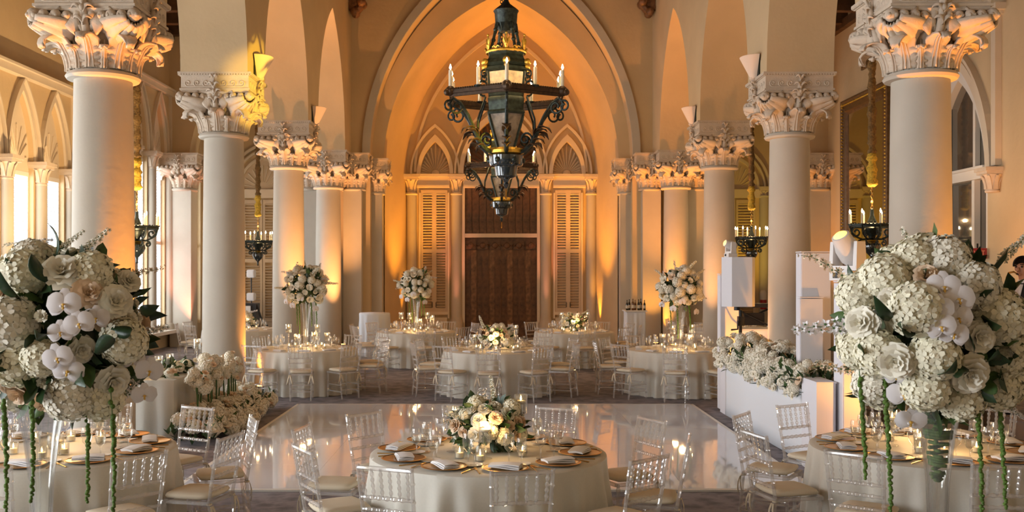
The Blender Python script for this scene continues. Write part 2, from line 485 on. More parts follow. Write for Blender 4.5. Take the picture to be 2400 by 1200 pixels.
def window_fill(wn, uc, w, sill, cap, apex, shut):
    """shutter pair, its slats, and the louvred fan over it, at the back of the reveal"""
    x = LW - 0.12
    if not shut: return
    for a, hw in ((uc, w / 2),):
        fmb = MB()
        for uu in (a - hw + 0.02, a + hw - 0.02): fmb.box((x, uu, (sill + cap - 0.2) / 2), (0.04, 0.04, cap - 0.2 - sill))
        for zz in (sill + 0.05, (sill + cap) / 2, cap - 0.25): fmb.box((x, a, zz), (0.048, 2 * hw, 0.09))
        f = new('shutter', fmb.mesh('shutter', WHITEPAINT), wn)
        smb = MB()
        z = sill + 0.14
        while z < cap - 0.34:
            smb.box((0, 0, 0), (0.075, 2 * hw - 0.08, 0.007), M=Matrix.Translation((x, a, z)) @ Matrix.Rotation(R(-9), 4, 'Y'))
            z += 0.088
        sl = new('slats', smb.mesh('slats', WHITEPAINT), f); sl['kind'] = 'stuff'
    hb = MB()
    hd = pointed(uc, w / 2, cap, apex - cap, 8)
    hb.prism([(x + 0.02, u, z) for u, z in [(uc - w / 2, cap - 0.22)] + hd + [(uc + w / 2, cap - 0.22)]], (-0.06, 0, 0))
    new('arch_infill', hb.mesh('arch_infill', CREAMTRIM), wn)
    fb = MB()
    for k in range(9):
        an = pi * (k + 0.5) / 9
        L = 0.62 if 0.3 < an < 2.84 else 0.4
        fb.tube([(x + 0.03, uc + 0.09 * cos(an), cap + 0.09 * sin(an)), (x + 0.03, uc + min(L, 0.42 / max(0.01, abs(cos(an))) * 0.95) * cos(an), cap + L * 1.3 * sin(an) * 0.85)], 0.02, 5)
    o = new('fan_louvre', fb.mesh('fan_louvre', CREAMTRIM), wn); o['kind'] = 'stuff'

for gi, (uc, p, sill, cap, apex, sh) in enumerate(groups):
    wn = new('window_%d' % (gi + 1), None); wn['kind'] = 'structure'
    for k in (-1.5, -0.5, 0.5, 1.5):
        kc = 0.96
        new('colonnette', colon_me, wn, (LW + 0.06, uc + k * p, sill), sc=(1, 1, (cap - 0.46 - sill) / 3.92))
        new('capital', cap_me, wn, (LW + 0.06, uc + k * p, cap - 0.46))
    for k in (-1, 0, 1):
        mb = MB()
        c = uc + k * p
        band(mb, alongY, pointed(c, 0.53, cap, apex - cap, 10), pointed(c, 0.62, cap, apex - cap + 0.14, 10), LW - 0.02, LW + 0.05)
        band(mb, alongY, pointed(c, 0.66, cap, apex - cap + 0.20, 10), pointed(c, 0.69, cap, apex - cap + 0.26, 10), LW - 0.02, LW + 0.10)
        new('arch_moulding', mb.mesh('arch_moulding', CREAMTRIM), wn)
        window_fill(wn, c, 1.04, sill, cap, apex, sh)
    W = 3 * p + 0.5
    mb = MB()
    top = apex + 0.30
    for u in (uc - W / 2, uc + W / 2): mb.box((LW + 0.04, u, (sill + top) / 2), (0.10, 0.16, top - sill))
    new('surround', mb.mesh('surround', CREAMTRIM), wn)
    mb = MB()
    mb.box((LW + 0.07, uc, top), (0.16, W + 0.2, 0.14)); mb.box((LW + 0.10, uc, top + 0.09), (0.22, W + 0.3, 0.05))
    new('cornice', mb.mesh('cornice', CREAMTRIM), wn)
    mb = MB(); mb.box((LW + 0.14, uc, sill - 0.05), (0.40, W + 0.3, 0.09)); new('sill', mb.mesh('sill', WHITEPAINT), wn)
wn = new('window_6', None); wn['kind'] = 'structure'
window_fill(wn, 30.65, 0.9, 0.5, 5.3, 6.6, 1)

# ------------------------------------------------------------------ the back wall: door, shuttered windows, pilasters, blind arches
BP = F / BACKY
bz = lambda py: EYE - (py - VPY) / BP
bx = lambda px: (px - VPX) / BP
mb = MB()
arched_wall(mb, alongX, X0 - 3.4, X0 + 3.4, 0, 10.6, BACKY, BACKY + 0.3, [
    (pointed(bx(1020), 0.45, bz(408), 1.0, 8), bz(408) - 0.001), (pointed(bx(1329), 0.45, bz(408), 1.0, 8), bz(408) - 0.001),
    (pointed(bx(1174), 1.17, bz(408), 1.85, 10), 0.0)])
back = struct('wall_back', mb, PLASTER)
def fan(name, px, hs, rise, blades, mt, bmat):
    c = bx(px); zb = bz(408)
    mb = MB(); mb.prism([(u, BACKY + 0.22, z) for u, z in pointed(c, hs + 0.02, zb, rise + 0.04, 8)], (0, 0.05, 0))
    f = new(name, mb.mesh(name, mt), back)
    mb = MB()
    cc = (rise * rise - hs * hs) / (2 * hs)
    for k in range(blades):
        an = pi * (k + 0.5) / blades
        # distance to the arch along this ray
        t = hs
        for _ in range(60):
            u, z = t * cos(an), t * sin(an)
            if (abs(u) + cc) ** 2 + z * z > (hs + cc) ** 2: break
            t += 0.03
        a0 = 0.16 * hs / 0.45
        p0 = Vector((c + a0 * cos(an), BACKY + 0.19, zb + 0.02 + a0 * sin(an))); p1 = Vector((c + (t - 0.03) * cos(an), BACKY + 0.15, zb + 0.02 + (t - 0.05) * sin(an)))
        mb.tube([p0, p1], [0.012, 0.034], 4)
    b = new('fan_blade', mb.mesh('fan_blade', bmat), f); b['kind'] = 'stuff'
    mb = MB(); mb.lathe([(0.0, 0), (0.15 * hs / 0.45, 0), (0.12 * hs / 0.45, 0.06), (0, 0.08)], 14, M=Matrix.Translation((c, BACKY + 0.21, zb + 0.02)) @ Matrix.Rotation(R(90), 4, 'X'))
    new('fan_boss', mb.mesh('fan_boss', bmat), f)
fan('fan_panel', 1020, 0.45, 1.0, 17, SHUTTER, CREAMTRIM)
fan('fan_panel', 1329, 0.45, 1.0, 17, SHUTTER, CREAMTRIM)
fan('door_fanlight', 1174, 1.17, 1.85, 23, DARKWOOD, DARKWOOD)
for px, ws in ((1020, ((0.45, 0.57, 0, 1.0, 1.22), (0.72, 0.78, 0, 1.45, 1.55))), (1329, ((0.45, 0.57, 0, 1.0, 1.22), (0.72, 0.78, 0, 1.45, 1.55))), (1174, ((1.17, 1.30, 0, 1.85, 2.05), (1.40, 1.46, 0, 2.2, 2.3)))):
    for a, b, _, r1, r2 in ws:
        mb = MB(); band(mb, alongX, pointed(bx(px), a, bz(408), r1, 10), pointed(bx(px), b, bz(408), r2, 10), BACKY - (0.15 if px == 1174 else 0.12), BACKY)
        new('arch_moulding', mb.mesh('arch_moulding', CREAMTRIM), back)
mb = MB(); band(mb, alongX, pointed(X0, 2.62, 5.2, 4.3, 20), pointed(X0, 2.70, 5.2, 4.42, 20), BACKY - 0.06, BACKY)
new('arch_moulding', mb.mesh('arch_moulding', CREAMTRIM), back)
# entablature pieces between the pilasters
mb = MB()
for a, b in ((978, 1054), (1086, 1264), (1296, 1372)):
    xa, xb = bx(a), bx(b)
    mb2 = MB(); mb2.box(((xa + xb) / 2, BACKY - 0.05, bz(428)), (xb - xa, 0.12, 0.34)); mb2.box(((xa + xb) / 2, BACKY - 0.09, bz(412)), (xb - xa, 0.2, 0.09)); mb2.box(((xa + xb) / 2, BACKY - 0.075, bz(437)), (xb - xa, 0.16, 0.06))
    new('entablature', mb2.mesh('entablature', CREAMTRIM), back)
pil_me = MB().lathe([(0.23, 0), (0.23, 0.5), (0.19, 0.55), (0.19, 0.62), (0.165, 0.68), (0.155, 4.48), (0.19, 4.5), (0.19, 4.54)], 16).mesh('pilaster_shaft', STONE)
pcap_me = block_cap(0, 0.225, 0.58).mesh('pilaster_capital', CARVED)
for px in (965, 1070, 1279, 1386):
    new('pilaster_shaft', pil_me, back, (bx(px), BACKY - 0.05, 0))
    new('pilaster_capital', pcap_me, back, (bx(px), BACKY - 0.05, 4.53))

# shuttered windows either side of the door
def louvre_leaf(w, h, M, name_parent, mt, tilt=-35, pitch=0.075, mid=(0.5,)):
    mb = MB()
    for s in (-1, 1): mb.box((s * (w / 2 - 0.035), 0, h / 2), (0.07, 0.05, h), M=M)
    for z in [0.06, h - 0.06] + [h * m for m in mid]: mb.box((0, 0, z), (w, 0.048, 0.12), M=M)
    f = new('shutter_leaf', mb.mesh('shutter_leaf', mt), name_parent)
    mb = MB(); z = 0.15
    while z < h - 0.13:
        if all(abs(z - h * m) > 0.09 for m in mid):
            mb.box((0, 0, 0), (w - 0.13, 0.07, 0.012), M=M @ Matrix.Translation((0, 0, z)) @ Matrix.Rotation(R(tilt), 4, 'X'))
        z += pitch
    s = new('slats', mb.mesh('slats', mt), f); s['kind'] = 'stuff'
    return f
for i, (a, b) in enumerate(((983, 1053), (1297, 1365))):
    w_ = new('window_%d' % (7 + i), None); w_['kind'] = 'structure'
    xa, xb = bx(a), bx(b)
    for k in (0, 1):
        wl_ = (xb - xa) / 2 - 0.05
        louvre_leaf(wl_, bz(446) - 0.85, Matrix.Translation((xa + 0.05 + wl_ * (k + 0.5), BACKY - 0.06, 0.85)), w_, SHUTTER, pitch=0.085)
        h = MB(); h.tube([(0, 0, 0), (0, -0.05, 0.01), (0, -0.05, 0.14), (0, 0, 0.15)], 0.012, 5)
        new('handle', h.mesh('handle', BLACKMETAL), w_, ((xa + xb) / 2 + (0.06 if k else -0.06), BACKY - 0.09, 1.0))
    mb = MB()
    for u in (xa + 0.02, xb - 0.02): mb.box((u, BACKY - 0.06, 2.6), (0.05, 0.1, 3.9))
    mb.box(((xa + xb) / 2, BACKY - 0.06, 0.81), (xb - xa, 0.12, 0.09))
    mb.box(((xa + xb) / 2, BACKY - 0.05, 0.4), (xb - xa - 0.12, 0.06, 0.55))
    new('window_frame', mb.mesh('window_frame', CREAMTRIM), w_)

# the door: planked double leaf, carved rail, transom and planked overpanel
dr = new('door_1', None); dr['kind'] = 'structure'
dxa, dxb = bx(1089), bx(1259)
mb = MB(); mb.box(((dxa + dxb) / 2, BACKY + 0.15, 2.4), (dxb - dxa, 0.06, 4.8)); new('door_core', mb.mesh('door_core', DARKWOOD), dr)
pw = (dxb - dxa) / 12
LIGHTOAK = mat('worn_oak', (0.19, 0.095, 0.042), 0.45, var=0.5, vscale=9, bump=0.3, bscale=20)
for k in range(12):
    mb = MB(); mb.box((0, 0, 0), (pw - 0.03, 0.05, 2.75))
    new('plank', mb.mesh('plank', (DARKWOOD, LIGHTOAK, DARKWOOD)[k % 3]), dr, (dxa + pw * (k + 0.5), BACKY + 0.10 - 0.03 * (k % 2), 1.40))
mb = MB()
for k in range(13): mb.box((dxa + pw * k, BACKY + 0.075, 1.40), (0.03, 0.05, 2.72))
o = new('cover_strip', mb.mesh('cover_strip', DARKWOOD), dr); o['kind'] = 'stuff'
for k in range(6):
    mb = MB()
    mb.box((0, 0, 0), (2 * pw - 0.06, 0.06, 0.26)); mb.lathe([(0.10, 0), (0.08, 0.03), (0.03, 0.04), (0, 0.05)], 10, M=Matrix.Translation((0, -0.03, 0)) @ Matrix.Rotation(R(90), 4, 'X'))
    for s in (-1, 1): mb.ball((s * 0.14, -0.03, 0), 0.035, 6, 4)
    new('carved_panel', mb.mesh('carved_panel', DARKWOOD), dr, (dxa + pw * (2 * k + 1), BACKY + 0.09, 2.92))
for k in range(10):
    w2 = (dxb - dxa) / 10
    mb = MB(); mb.box((0, 0, 0), (w2 - 0.018, 0.05, 1.42)); new('plank', mb.mesh('plank', DARKWOOD), dr, (dxa + w2 * (k + 0.5), BACKY + 0.10 - 0.01 * (k % 2), 4.0))
mb = MB(); mb.box(((dxa + dxb) / 2, BACKY + 0.03, bz(552)), (dxb - dxa, 0.16, 0.12)); new('transom_bar', mb.mesh('transom_bar', CREAMTRIM), dr)
for u in (dxa - 0.04, dxb + 0.04):
    mb = MB(); mb.box((u, BACKY + 0.02, 2.4), (0.09, 0.14, 4.75)); new('door_jamb', mb.mesh('door_jamb', CREAMTRIM), dr)

# ------------------------------------------------------------------ end walls of the aisles: arched shuttered doorways
for i, xc in enumerate((-7.45, 7.72)):
    d = new('door_%d' % (2 + i), None); d['kind'] = 'structure'
    y = AISLEEND
    for k in (-1, 1):
        louvre_leaf(0.62, 3.9, Matrix.Translation((xc + k * 0.32, y - 0.06, 0.5)), d, SHUTTER, pitch=0.09)
        mb = MB(); mb.box((xc + k * 0.32, y - 0.05, 0.27), (0.6, 0.06, 0.44)); new('base_panel', mb.mesh('base_panel', SHUTTER), d)
    mb = MB(); band(mb, alongX, pointed(xc, 0.70, 4.75, 0.95, 10), pointed(xc, 0.78, 4.75, 1.06, 10), y - 0.10, y + 0.01)
    band(mb, alongX, pointed(xc, 0.90, 4.75, 1.2, 10), pointed(xc, 0.96, 4.75, 1.28, 10), y - 0.14, y + 0.01)
    band(mb, alongX, pointed(xc, 1.04, 4.75, 1.38, 10), pointed(xc, 1.12, 4.75, 1.48, 10), y - 0.10, y + 0.01)
    new('arch_moulding', mb.mesh('arch_moulding', CREAMTRIM), d)
    mb = MB(); mb.prism([(u, y - 0.05, z) for u, z in pointed(xc, 0.70, 4.75, 0.95, 10)], (0, 0.04, 0)); new('fan_panel', mb.mesh('fan_panel', SHUTTER), d)
    mb = MB()
    for k in range(11):
        an = pi * (k + 0.5) / 11
        mb.tube([(xc + 0.2 * cos(an), y - 0.06, 4.78 + 0.2 * sin(an)), (xc + 0.6 * cos(an), y - 0.06, 4.78 + 0.72 * sin(an))], [0.008, 0.025], 4)
    o = new('fan_blade', mb.mesh('fan_blade', CREAMTRIM), d); o['kind'] = 'stuff'
    for k in (-1, 1):
        new('pilaster_shaft', pil_me, d, (xc + k * 0.92, y - 0.04, 0)); new('pilaster_capital', pcap_me, d, (xc + k * 0.92, y - 0.04, 4.35), sc=0.8)
    mb = MB(); mb.box((xc, y - 0.06, 4.6), (1.6, 0.14, 0.28)); new('entablature', mb.mesh('entablature', CREAMTRIM), d)

# ------------------------------------------------------------------ right wall, tall mirror, arched window
mb = MB()
arched_wall(mb, alongY, -4.4, AISLEEND + 0.3, 0, 9.2, RW, RW + 0.4, [(pointed(20.25, 1.25, 4.05, 2.2, 12), 2.5)])
wr = struct('wall_right', mb, PLASTER)
wn = new('window_9', None); wn['kind'] = 'structure'
mb = MB(); mb.prism([(RW + 0.16, u, z) for u, z in [(19.0, 2.5)] + pointed(20.25, 1.25, 4.05, 2.2, 12) + [(21.5, 2.5)]], (0.02, 0, 0)); new('pane', mb.mesh('pane', PANE), wn)
mb = MB()
band(mb, alongY, pointed(20.25, 1.10, 4.05, 1.95, 12), pointed(20.25, 1.26, 4.05, 2.22, 12), RW + 0.02, RW + 0.16)
new('arch_frame', mb.mesh('arch_frame', WHITEPAINT), wn)
mb = MB(); mb.box((RW + 0.06, 20.25, 4.02), (0.2, 2.5, 0.2)); mb.box((RW + 0.0, 20.25, 4.13), (0.22, 2.56, 0.05)); new('transom_bar', mb.mesh('transom_bar', WHITEPAINT), wn)
for u in (19.06, 19.64, 20.86, 21.44):
    mb = MB(); mb.box((RW + 0.09, u, 3.25), (0.12, 0.11, 1.5)); new('mullion', mb.mesh('mullion', WHITEPAINT), wn)
    if 19.2 < u < 21.2:
        mb = MB(); mb.box((RW + 0.10, u, 4.9), (0.10, 0.09, 1.6)); new('mullion', mb.mesh('mullion', WHITEPAINT), wn)
mb = MB(); mb.box((RW + 0.04, 20.25, 2.5), (0.2, 2.6, 0.14)); new('sill', mb.mesh('sill', WHITEPAINT), wn)
mb = MB(); band(mb, alongY, pointed(20.25, 1.30, 4.05, 2.28, 12), pointed(20.25, 1.46, 4.05, 2.48, 12), RW - 0.08, RW + 0.01)
band(mb, alongY, pointed(20.25, 1.52, 4.05, 2.58, 12), pointed(20.25, 1.58, 4.05, 2.66, 12), RW - 0.13, RW + 0.01)
new('arch_moulding', mb.mesh('arch_moulding', CREAMTRIM), wn)
mb = MB()
for u in (18.55, 21.95): mb.box((RW - 0.05, u, 5.55), (0.14, 0.16, 2.9))
new('surround', mb.mesh('surround', CREAMTRIM), wn)
mb = MB(); mb.box((RW - 0.09, 20.25, 7.02), (0.22, 3.9, 0.12)); mb.box((RW - 0.06, 20.25, 6.93), (0.14, 3.7, 0.08)); new('cornice', mb.mesh('cornice', CREAMTRIM), wn)
for u in (18.62, 21.88): new('corbel_capital', cap_me, wn, (RW - 0.10, u, 3.6))

mk = Kit()
mw, mh = 3.2, 5.3
mb = MB()
def frame_ring(mb, w, h, prof, mi=0):
    """profile (inset, proud) swept round a w x h rectangle in the local XZ plane; -Y is the front"""
    vs, fs = [], []
    n = len(prof)
    for sx, sz in ((-1, -1), (1, -1), (1, 1), (-1, 1)):
        for ins, pr in prof: vs.append((sx * (w / 2 - ins), -pr, sz * (h / 2 - ins)))
    for c in range(4):
        d = (c + 1) % 4
        for k in range(n - 1): fs.append((c * n + k, d * n + k, d * n + k + 1, c * n + k + 1))
    mb.add(vs, fs, mi, False)
frame_ring(mb, mw, mh, [(0, 0), (0, 0.1), (0.05, 0.12), (0.10, 0.10), (0.16, 0.06), (0.30, 0.09), (0.34, 0.05), (0.40, 0.03), (0.42, 0)])
fi = mk.add('frame', mb.mesh('frame', GILTWOOD))
mb = MB()
for s in (-1, 1):
    for k in range(60): mb.ball((s * (mw / 2 - 0.13), -0.10, -mh / 2 + 0.1 + k * (mh - 0.2) / 59), 0.03, 6, 4)
    for k in range(36): mb.ball((-mw / 2 + 0.1 + k * (mw - 0.2) / 35, -0.10, s * (mh / 2 - 0.13)), 0.03, 6, 4)
mk.add('frame_beading', mb.mesh('frame_beading', GILT), sub=fi, kind='stuff')
mb = MB(); mb.box((0, -0.02, 0), (mw - 0.8, 0.02, mh - 0.8)); mk.add('glass', mb.mesh('glass', MIRROR))
mk.spawn('wall_mirror', 'huge mirror in a dark gilded wooden frame on the aisle wall', 'mirror', (RW - 0.005, 25.2, 4.02), rz=R(-90))
vb = MB(); frame_ring(vb, 0.9, 0.6, [(0, 0), (0, 0.04), (0.05, 0.05), (0.06, 0.02)]); vb.box((0, -0.01, 0), (0.8, 0.015, 0.5))
vk = Kit(); vi = vk.add('vent_frame', vb.mesh('vent_frame', GILTWOOD))
vb = MB()
for k in range(8): vb.box((0, -0.03, -0.21 + k * 0.06), (0.78, 0.03, 0.012))
vk.add('vent_slats', vb.mesh('vent_slats', GILTWOOD), kind='stuff')
vk.spawn('air_vent', 'brown louvred air vent set high above the big mirror', 'vent', (RW - 0.005, 25.0, 7.55), rz=R(-90))

# ------------------------------------------------------------------ columns with carved capitals (z 0 at the necking)
NECK = 4.42
def scroll(c0, r0, turns, a0, sgn, n=22, rmin=0.15):
    return [(c0[0] + r0 * (1 - (1 - rmin) * k / n) * cos(a0 + sgn * 2 * pi * turns * k / n), c0[1] + r0 * (1 - (1 - rmin) * k / n) * sin(a0 + sgn * 2 * pi * turns * k / n)) for k in range(n + 1)]

def acanthus(h, w, r0, lean, curl, tip, nt=23, ns=9, lobes=5):
    """one carved leaf in the XZ plane, growing up at x=r0 and curling outwards"""
    mb = MB(); g = []
    pts = []
    for k in range(nt):
        t = k / (nt - 1)
        if t < 0.62:
            u = t / 0.62
            pts.append((r0 + lean * u ** 2.0, h * u))
        else:
            a = (t - 0.62) / 0.38 * R(tip)
            pts.append((r0 + lean + curl * (1 - cos(a)) + curl * 0.5 * sin(a * 0.5), h + curl * sin(a)))
    for k in range(nt):
        t = k / (nt - 1)
        wd = w * (0.72 + 0.40 * sin(pi * t ** 1.4)) * (1 - 0.62 * (max(0, t - 0.70) / 0.30) ** 2) * (1 - 0.24 * abs(cos(pi * lobes * t)) * min(1, t * 4))
        row = []
        for j in range(ns):
            s = -1 + 2 * j / (ns - 1)
            out = 0.040 * (1 - abs(s)) * (1 - 0.3 * t) - 0.025 * abs(cos(pi * lobes * t)) * abs(s) ** 2 + 0.008 * cos(pi * 4 * s)
            row.append((pts[k][0] + out, s * wd, pts[k][1]))
        g.append(row)
    mb.sheet(g, 0.025)
    for s in (-0.45, 0, 0.45):
        mb.tube([(pts[k][0] + (0.04 if s == 0 else 0.022), s * w * 0.7 * (1 - 0.5 * k / nt), pts[k][1]) for k in range(0, nt - 3, 2)], 0.011, 5)
    return mb

def make_capital(kit, top=True):
    """adds the parts of one big capital, z measured from the necking"""
    mb = MB(); mb.lathe([(0.34, -0.06), (0.40, -0.05), (0.42, -0.02), (0.40, 0.015), (0.36, 0.02), (0.36, 0.035), (0.34, 0.04)], 40)
    kit.add('necking', mb.mesh('necking', STONE), (0, 0, NECK))
    mb = MB(); mb.lathe([(0.335, 0.03), (0.345, 0.2), (0.38, 0.34), (0.46, 0.47), (0.56, 0.60), (0.60, 0.66)], 32)
    for k in range(32):
        a = 2 * pi * k / 32
        mb.tube([(0.345 * cos(a), 0.345 * sin(a), 0.04), (0.36 * cos(a), 0.36 * sin(a), 0.24), (0.40 * cos(a), 0.40 * sin(a), 0.36)], 0.014, 4)
    kit.add('bell', mb.mesh('bell', CARVED), (0, 0, NECK))
    small = acanthus(0.17, 0.080, 0.37, 0.03, 0.055, 140).mesh('acanthus_leaf', CARVED, sharp=0)
    big = acanthus(0.235, 0.135, 0.37, 0.07, 0.095, 165).mesh('acanthus_leaf', CARVED, sharp=0)
    corner = acanthus(0.235, 0.145, 0.375, 0.085, 0.095, 205).mesh('acanthus_leaf', CARVED, sharp=0)
    for k in range(8):
        a = 45 * k
        kit.add('acanthus_leaf', corner if k % 2 else big, (0, 0, NECK + 0.04), (0, 0, R(a)))
        kit.add('acanthus_leaf', small, (0, 0, NECK + 0.03), (0, 0, R(a + 22.5)))
    # boat-shaped scoops under the corners with rosettes along their rims
    mb = MB(); g = []
    for i in range(15):
        u = i / 14
        r = 0.40 + 0.40 * u
        zk = 0.33 + 0.15 * u ** 1.5
        wd = 0.22 + 0.04 * sin(pi * u) - 0.12 * u ** 3; rim = 0.52 + 0.04 * u
        row = []
        for j in range(25):
            s = -1 + 2 * j / 24
            row.append((r + 0.02 * cos(pi * s / 2), s * wd, zk + (rim - zk) * abs(s) ** 2.0 + 0.014 * cos(pi * 6 * s)))
        g.append(row)
    mb.sheet(g, -0.03)
    scoop = mb.mesh('corner_scoop', CARVED, sharp=0)
    mb = MB()
    for (x, y, r) in ((0.795, 0, 0.080), (0.725, 0.105, 0.06), (0.715, -0.105, 0.06), (0.625, 0.185, 0.063), (0.625, -0.185, 0.063), (0.53, 0.25, 0.052), (0.53, -0.25, 0.052)):
        mb.ball((x, y, 0.585), r, 9, 6)
        for k in range(5):
            a = 2 * pi * k / 5
            mb.ball((x + r * 0.75 * cos(a), y + r * 0.75 * sin(a), 0.575), r * 0.42, 6, 4)
    rosette = mb.mesh('rosette', CARVED, sharp=0)
    for k in range(4):
        ci = kit.add('corner_scoop', scoop, (0, 0, NECK), (0, 0, R(45 + 90 * k)))
        kit.add('rosette', rosette, (0, 0, 0), sub=ci, kind='stuff')
    # face ornament: twin S stems, palmette pads, centre stem with a leafed fleuron that climbs the frieze
    mb = MB()
    for s in (-1, 1):
        mb.tube([(0.46, s * 0.06, 0.34), (0.53, s * 0.10, 0.40), (0.57, s * 0.19, 0.47), (0.585, s * 0.29, 0.57), (0.60, s * 0.36, 0.63), (0.61, s * 0.30, 0.67)], [0.025, 0.035, 0.042, 0.04, 0.035, 0.02], 8)
        mb.tube([(0.50, s * 0.05, 0.40), (0.56, s * 0.07, 0.47), (0.60, s * 0.13, 0.55), (0.615, s * 0.20, 0.61)], [0.02, 0.03, 0.03, 0.02], 7)
        g = []
        for i in range(7):
            t = i / 6
            g.append([(0.575 + 0.05 * sin(pi * t), s * (0.10 + 0.12 * t + q * 0.075 * sin(pi * (0.15 + 0.8 * t))), 0.42 + 0.19 * t - q * 0.05) for q in (-1, -0.5, 0, 0.5, 1)])
        mb.sheet(g, 0.03 * s)
        mb.ball((0.60, s * 0.09, 0.60), 0.055, 8, 5)
    orn = mb.mesh('face_scroll', CARVED, sharp=0)
    mb = MB()
    mb.tube([(0.47, 0, 0.34), (0.54, 0, 0.40), (0.59, 0, 0.50), (0.63, 0, 0.62), (0.655, 0, 0.74), (0.66, 0, 0.88)], [0.05, 0.052, 0.05, 0.05, 0.045, 0.015], 8)
    for z, w, l in ((0.50, 0.10, 0.06), (0.60, 0.13, 0.09), (0.70, 0.10, 0.10), (0.82, 0.07, 0.10)):
        for s in (-1, 1):
            g = []
            for i in range(6):
                t = i / 5
                g.append([(0.64 + 0.06 * sin(pi * t * 0.9) + 0.02 * (z > 0.65), s * w * t, z + l * sin(pi * 0.75 * t) + q * 0.03 * (1 - t * 0.7)) for q in (-1, 0, 1)])
            mb.sheet(g, 0.02 * s)
    for k in range(3): mb.ball((0.69, 0, 0.66 + k * 0.07), 0.038 - 0.006 * k, 7, 5)
    fle = mb.mesh('fleuron', CARVED, sharp=0)
    for k in range(4):
        kit.add('face_scroll', orn, (0, 0, NECK), (0, 0, R(90 * k)), (0.9, 0.9, 1))
        kit.add('fleuron', fle, (0, 0, NECK), (0, 0, R(90 * k)), (0.9, 0.9, 1))
    # abacus, frieze with a running wave, upper fillet
    mb = MB()
    mb.box((0, 0, 0.665), (1.10, 1.10, 0.05)); mb.box((0, 0, 0.70), (1.15, 1.15, 0.03))
    kit.add('abacus', mb.mesh('abacus', CARVED), (0, 0, NECK))
    mb = MB(); mb.box((0, 0, 0.815), (1.11, 1.11, 0.21))
    fi = kit.add('frieze', mb.mesh('frieze', CARVED), (0, 0, NECK))
    mb = MB()
    for s in (-1, 1):
        for k in range(3):
            c = s * (0.15 + 0.145 * k)
            sp = scroll((c, 0.80), 0.055, 1.35, R(-90), s, 16)
            mb.tube([(0.557, c - s * 0.13, 0.745)] + [(0.557, a, b) for a, b in sp], 0.011, 4)
    wave = mb.mesh('wave_scroll', CARVED)
    for k in range(4): kit.add('wave_scroll', wave, (0, 0, 0), (0, 0, R(90 * k)), sub=fi)
    mb = MB(); mb.box((0, 0, 0.935), (1.15, 1.15, 0.03)); mb.box((0, 0, 0.965), (1.20, 1.20, 0.035))
    for k in range(4):
        for j in range(26):
            mb.box((0.592, -0.56 + j * 0.0448, 0.945), (0.02, 0.03, 0.03), M=Matrix.Rotation(R(90 * k), 4, 'Z'))
    kit.add('upper_fillet', mb.mesh('upper_fillet', CARVED), (0, 0, NECK))

col_kit = Kit()
mb = MB(); mb.lathe([(0.355, 0), (0.357, 0.8), (0.352, 1.8), (0.342, 3.0), (0.328, 4.2), (0.325, NECK - 0.05)], 48)
col_kit.add('shaft', mb.mesh('shaft', STONE))
make_capital(col_kit)
side_words = {'l': 'on the window side', 'r': 'on the mirror side'}
ordw = ['nearest', 'second', 'third', 'fourth']
for i, y in enumerate(ROWS):
    for s, x in (('l', XL), ('r', XR)):
        o = col_kit.spawn('column', '%s round cream column with carved leaf capital, left arcade' % ordw[i] if s == 'l' else '%s round cream column with carved leaf capital, right arcade' % ordw[i], 'column', (x, y, 0), group='arcade columns')
        o['kind'] = 'thing'

# square piers with the same capital beside the fourth columns and inside the great arch, and half piers on the aisle walls
pk = Kit()
mb = MB(); mb.box((0, 0, NECK / 2 - 0.02), (0.62, 0.62, NECK - 0.04)); pk.add('shaft', mb.mesh('shaft', STONE)); make_capital(pk)
for x, y, lab, sc in ((XL + 0.62, 28.05, 'square cream pier joined to the last column, left arcade', (0.82, 0.82, 1)), (XR - 0.62, 28.05, 'square cream pier joined to the last column, right arcade', (0.82, 0.82, 1)),
                  (XL - 0.62, 28.05, 'square cream pier on the aisle side of last left column', (0.82, 0.82, 1)), (XR + 0.62, 28.05, 'square cream pier on the aisle side of last right column', (0.82, 0.82, 1)),
                  (X0 - 3.62, 28.62, 'square pier carrying the great arch at left', (0.7, 0.7, 0.985)), (X0 + 3.62, 28.62, 'square pier carrying the great arch at right', (0.7, 0.7, 0.985)),
                  (LW + 0.40, 28.15, 'square pier against the shuttered window wall, left aisle', (0.95, 0.95, 1)), (RW - 0.30, 28.15, 'square pier against the mirror wall, right aisle', (0.95, 0.95, 1))):
    o = pk.spawn('pier', lab, 'pier', (x, y, 0), sc=sc, group='square piers of the end wall'); o['kind'] = 'thing'

# wooden corbels under the roof beams in the far corners
mb = MB()
mb.prism([(0, -0.16, 0), (0.30, -0.16, 0.2), (0.62, -0.16, 0.75), (0.75, -0.16, 1.5), (0, -0.16, 1.5)], (0, 0.32, 0))
mb.tube([(0.10, 0, -0.02), (0.2, 0, 0.02), (0.32, 0, 0.16), (0.36, 0, 0.3)], [0.09, 0.13, 0.12, 0.1], 8)
for a, b, r in ((0.15, -0.04, 0.12), (0.34, 0.22, 0.13), (0.52, 0.5, 0.12)):
    for s in (-1, 1): mb.ball((a, s * 0.16, b), r, 8, 6)
corb = mb.mesh('roof_corbel', mat('carved_corbel', (0.22, 0.10, 0.04), 0.5, var=0.5, vscale=9, bump=0.4))
one('roof_corbel', corb, 'carved brown wooden corbel high in the corner left of the arch', 'corbel', (XL + 0.56, 27.7, 9.35))
one('roof_corbel', corb, 'carved brown wooden corbel high in the corner right of the arch', 'corbel', (XR - 0.56, 27.7, 9.35), (0, 0, pi))

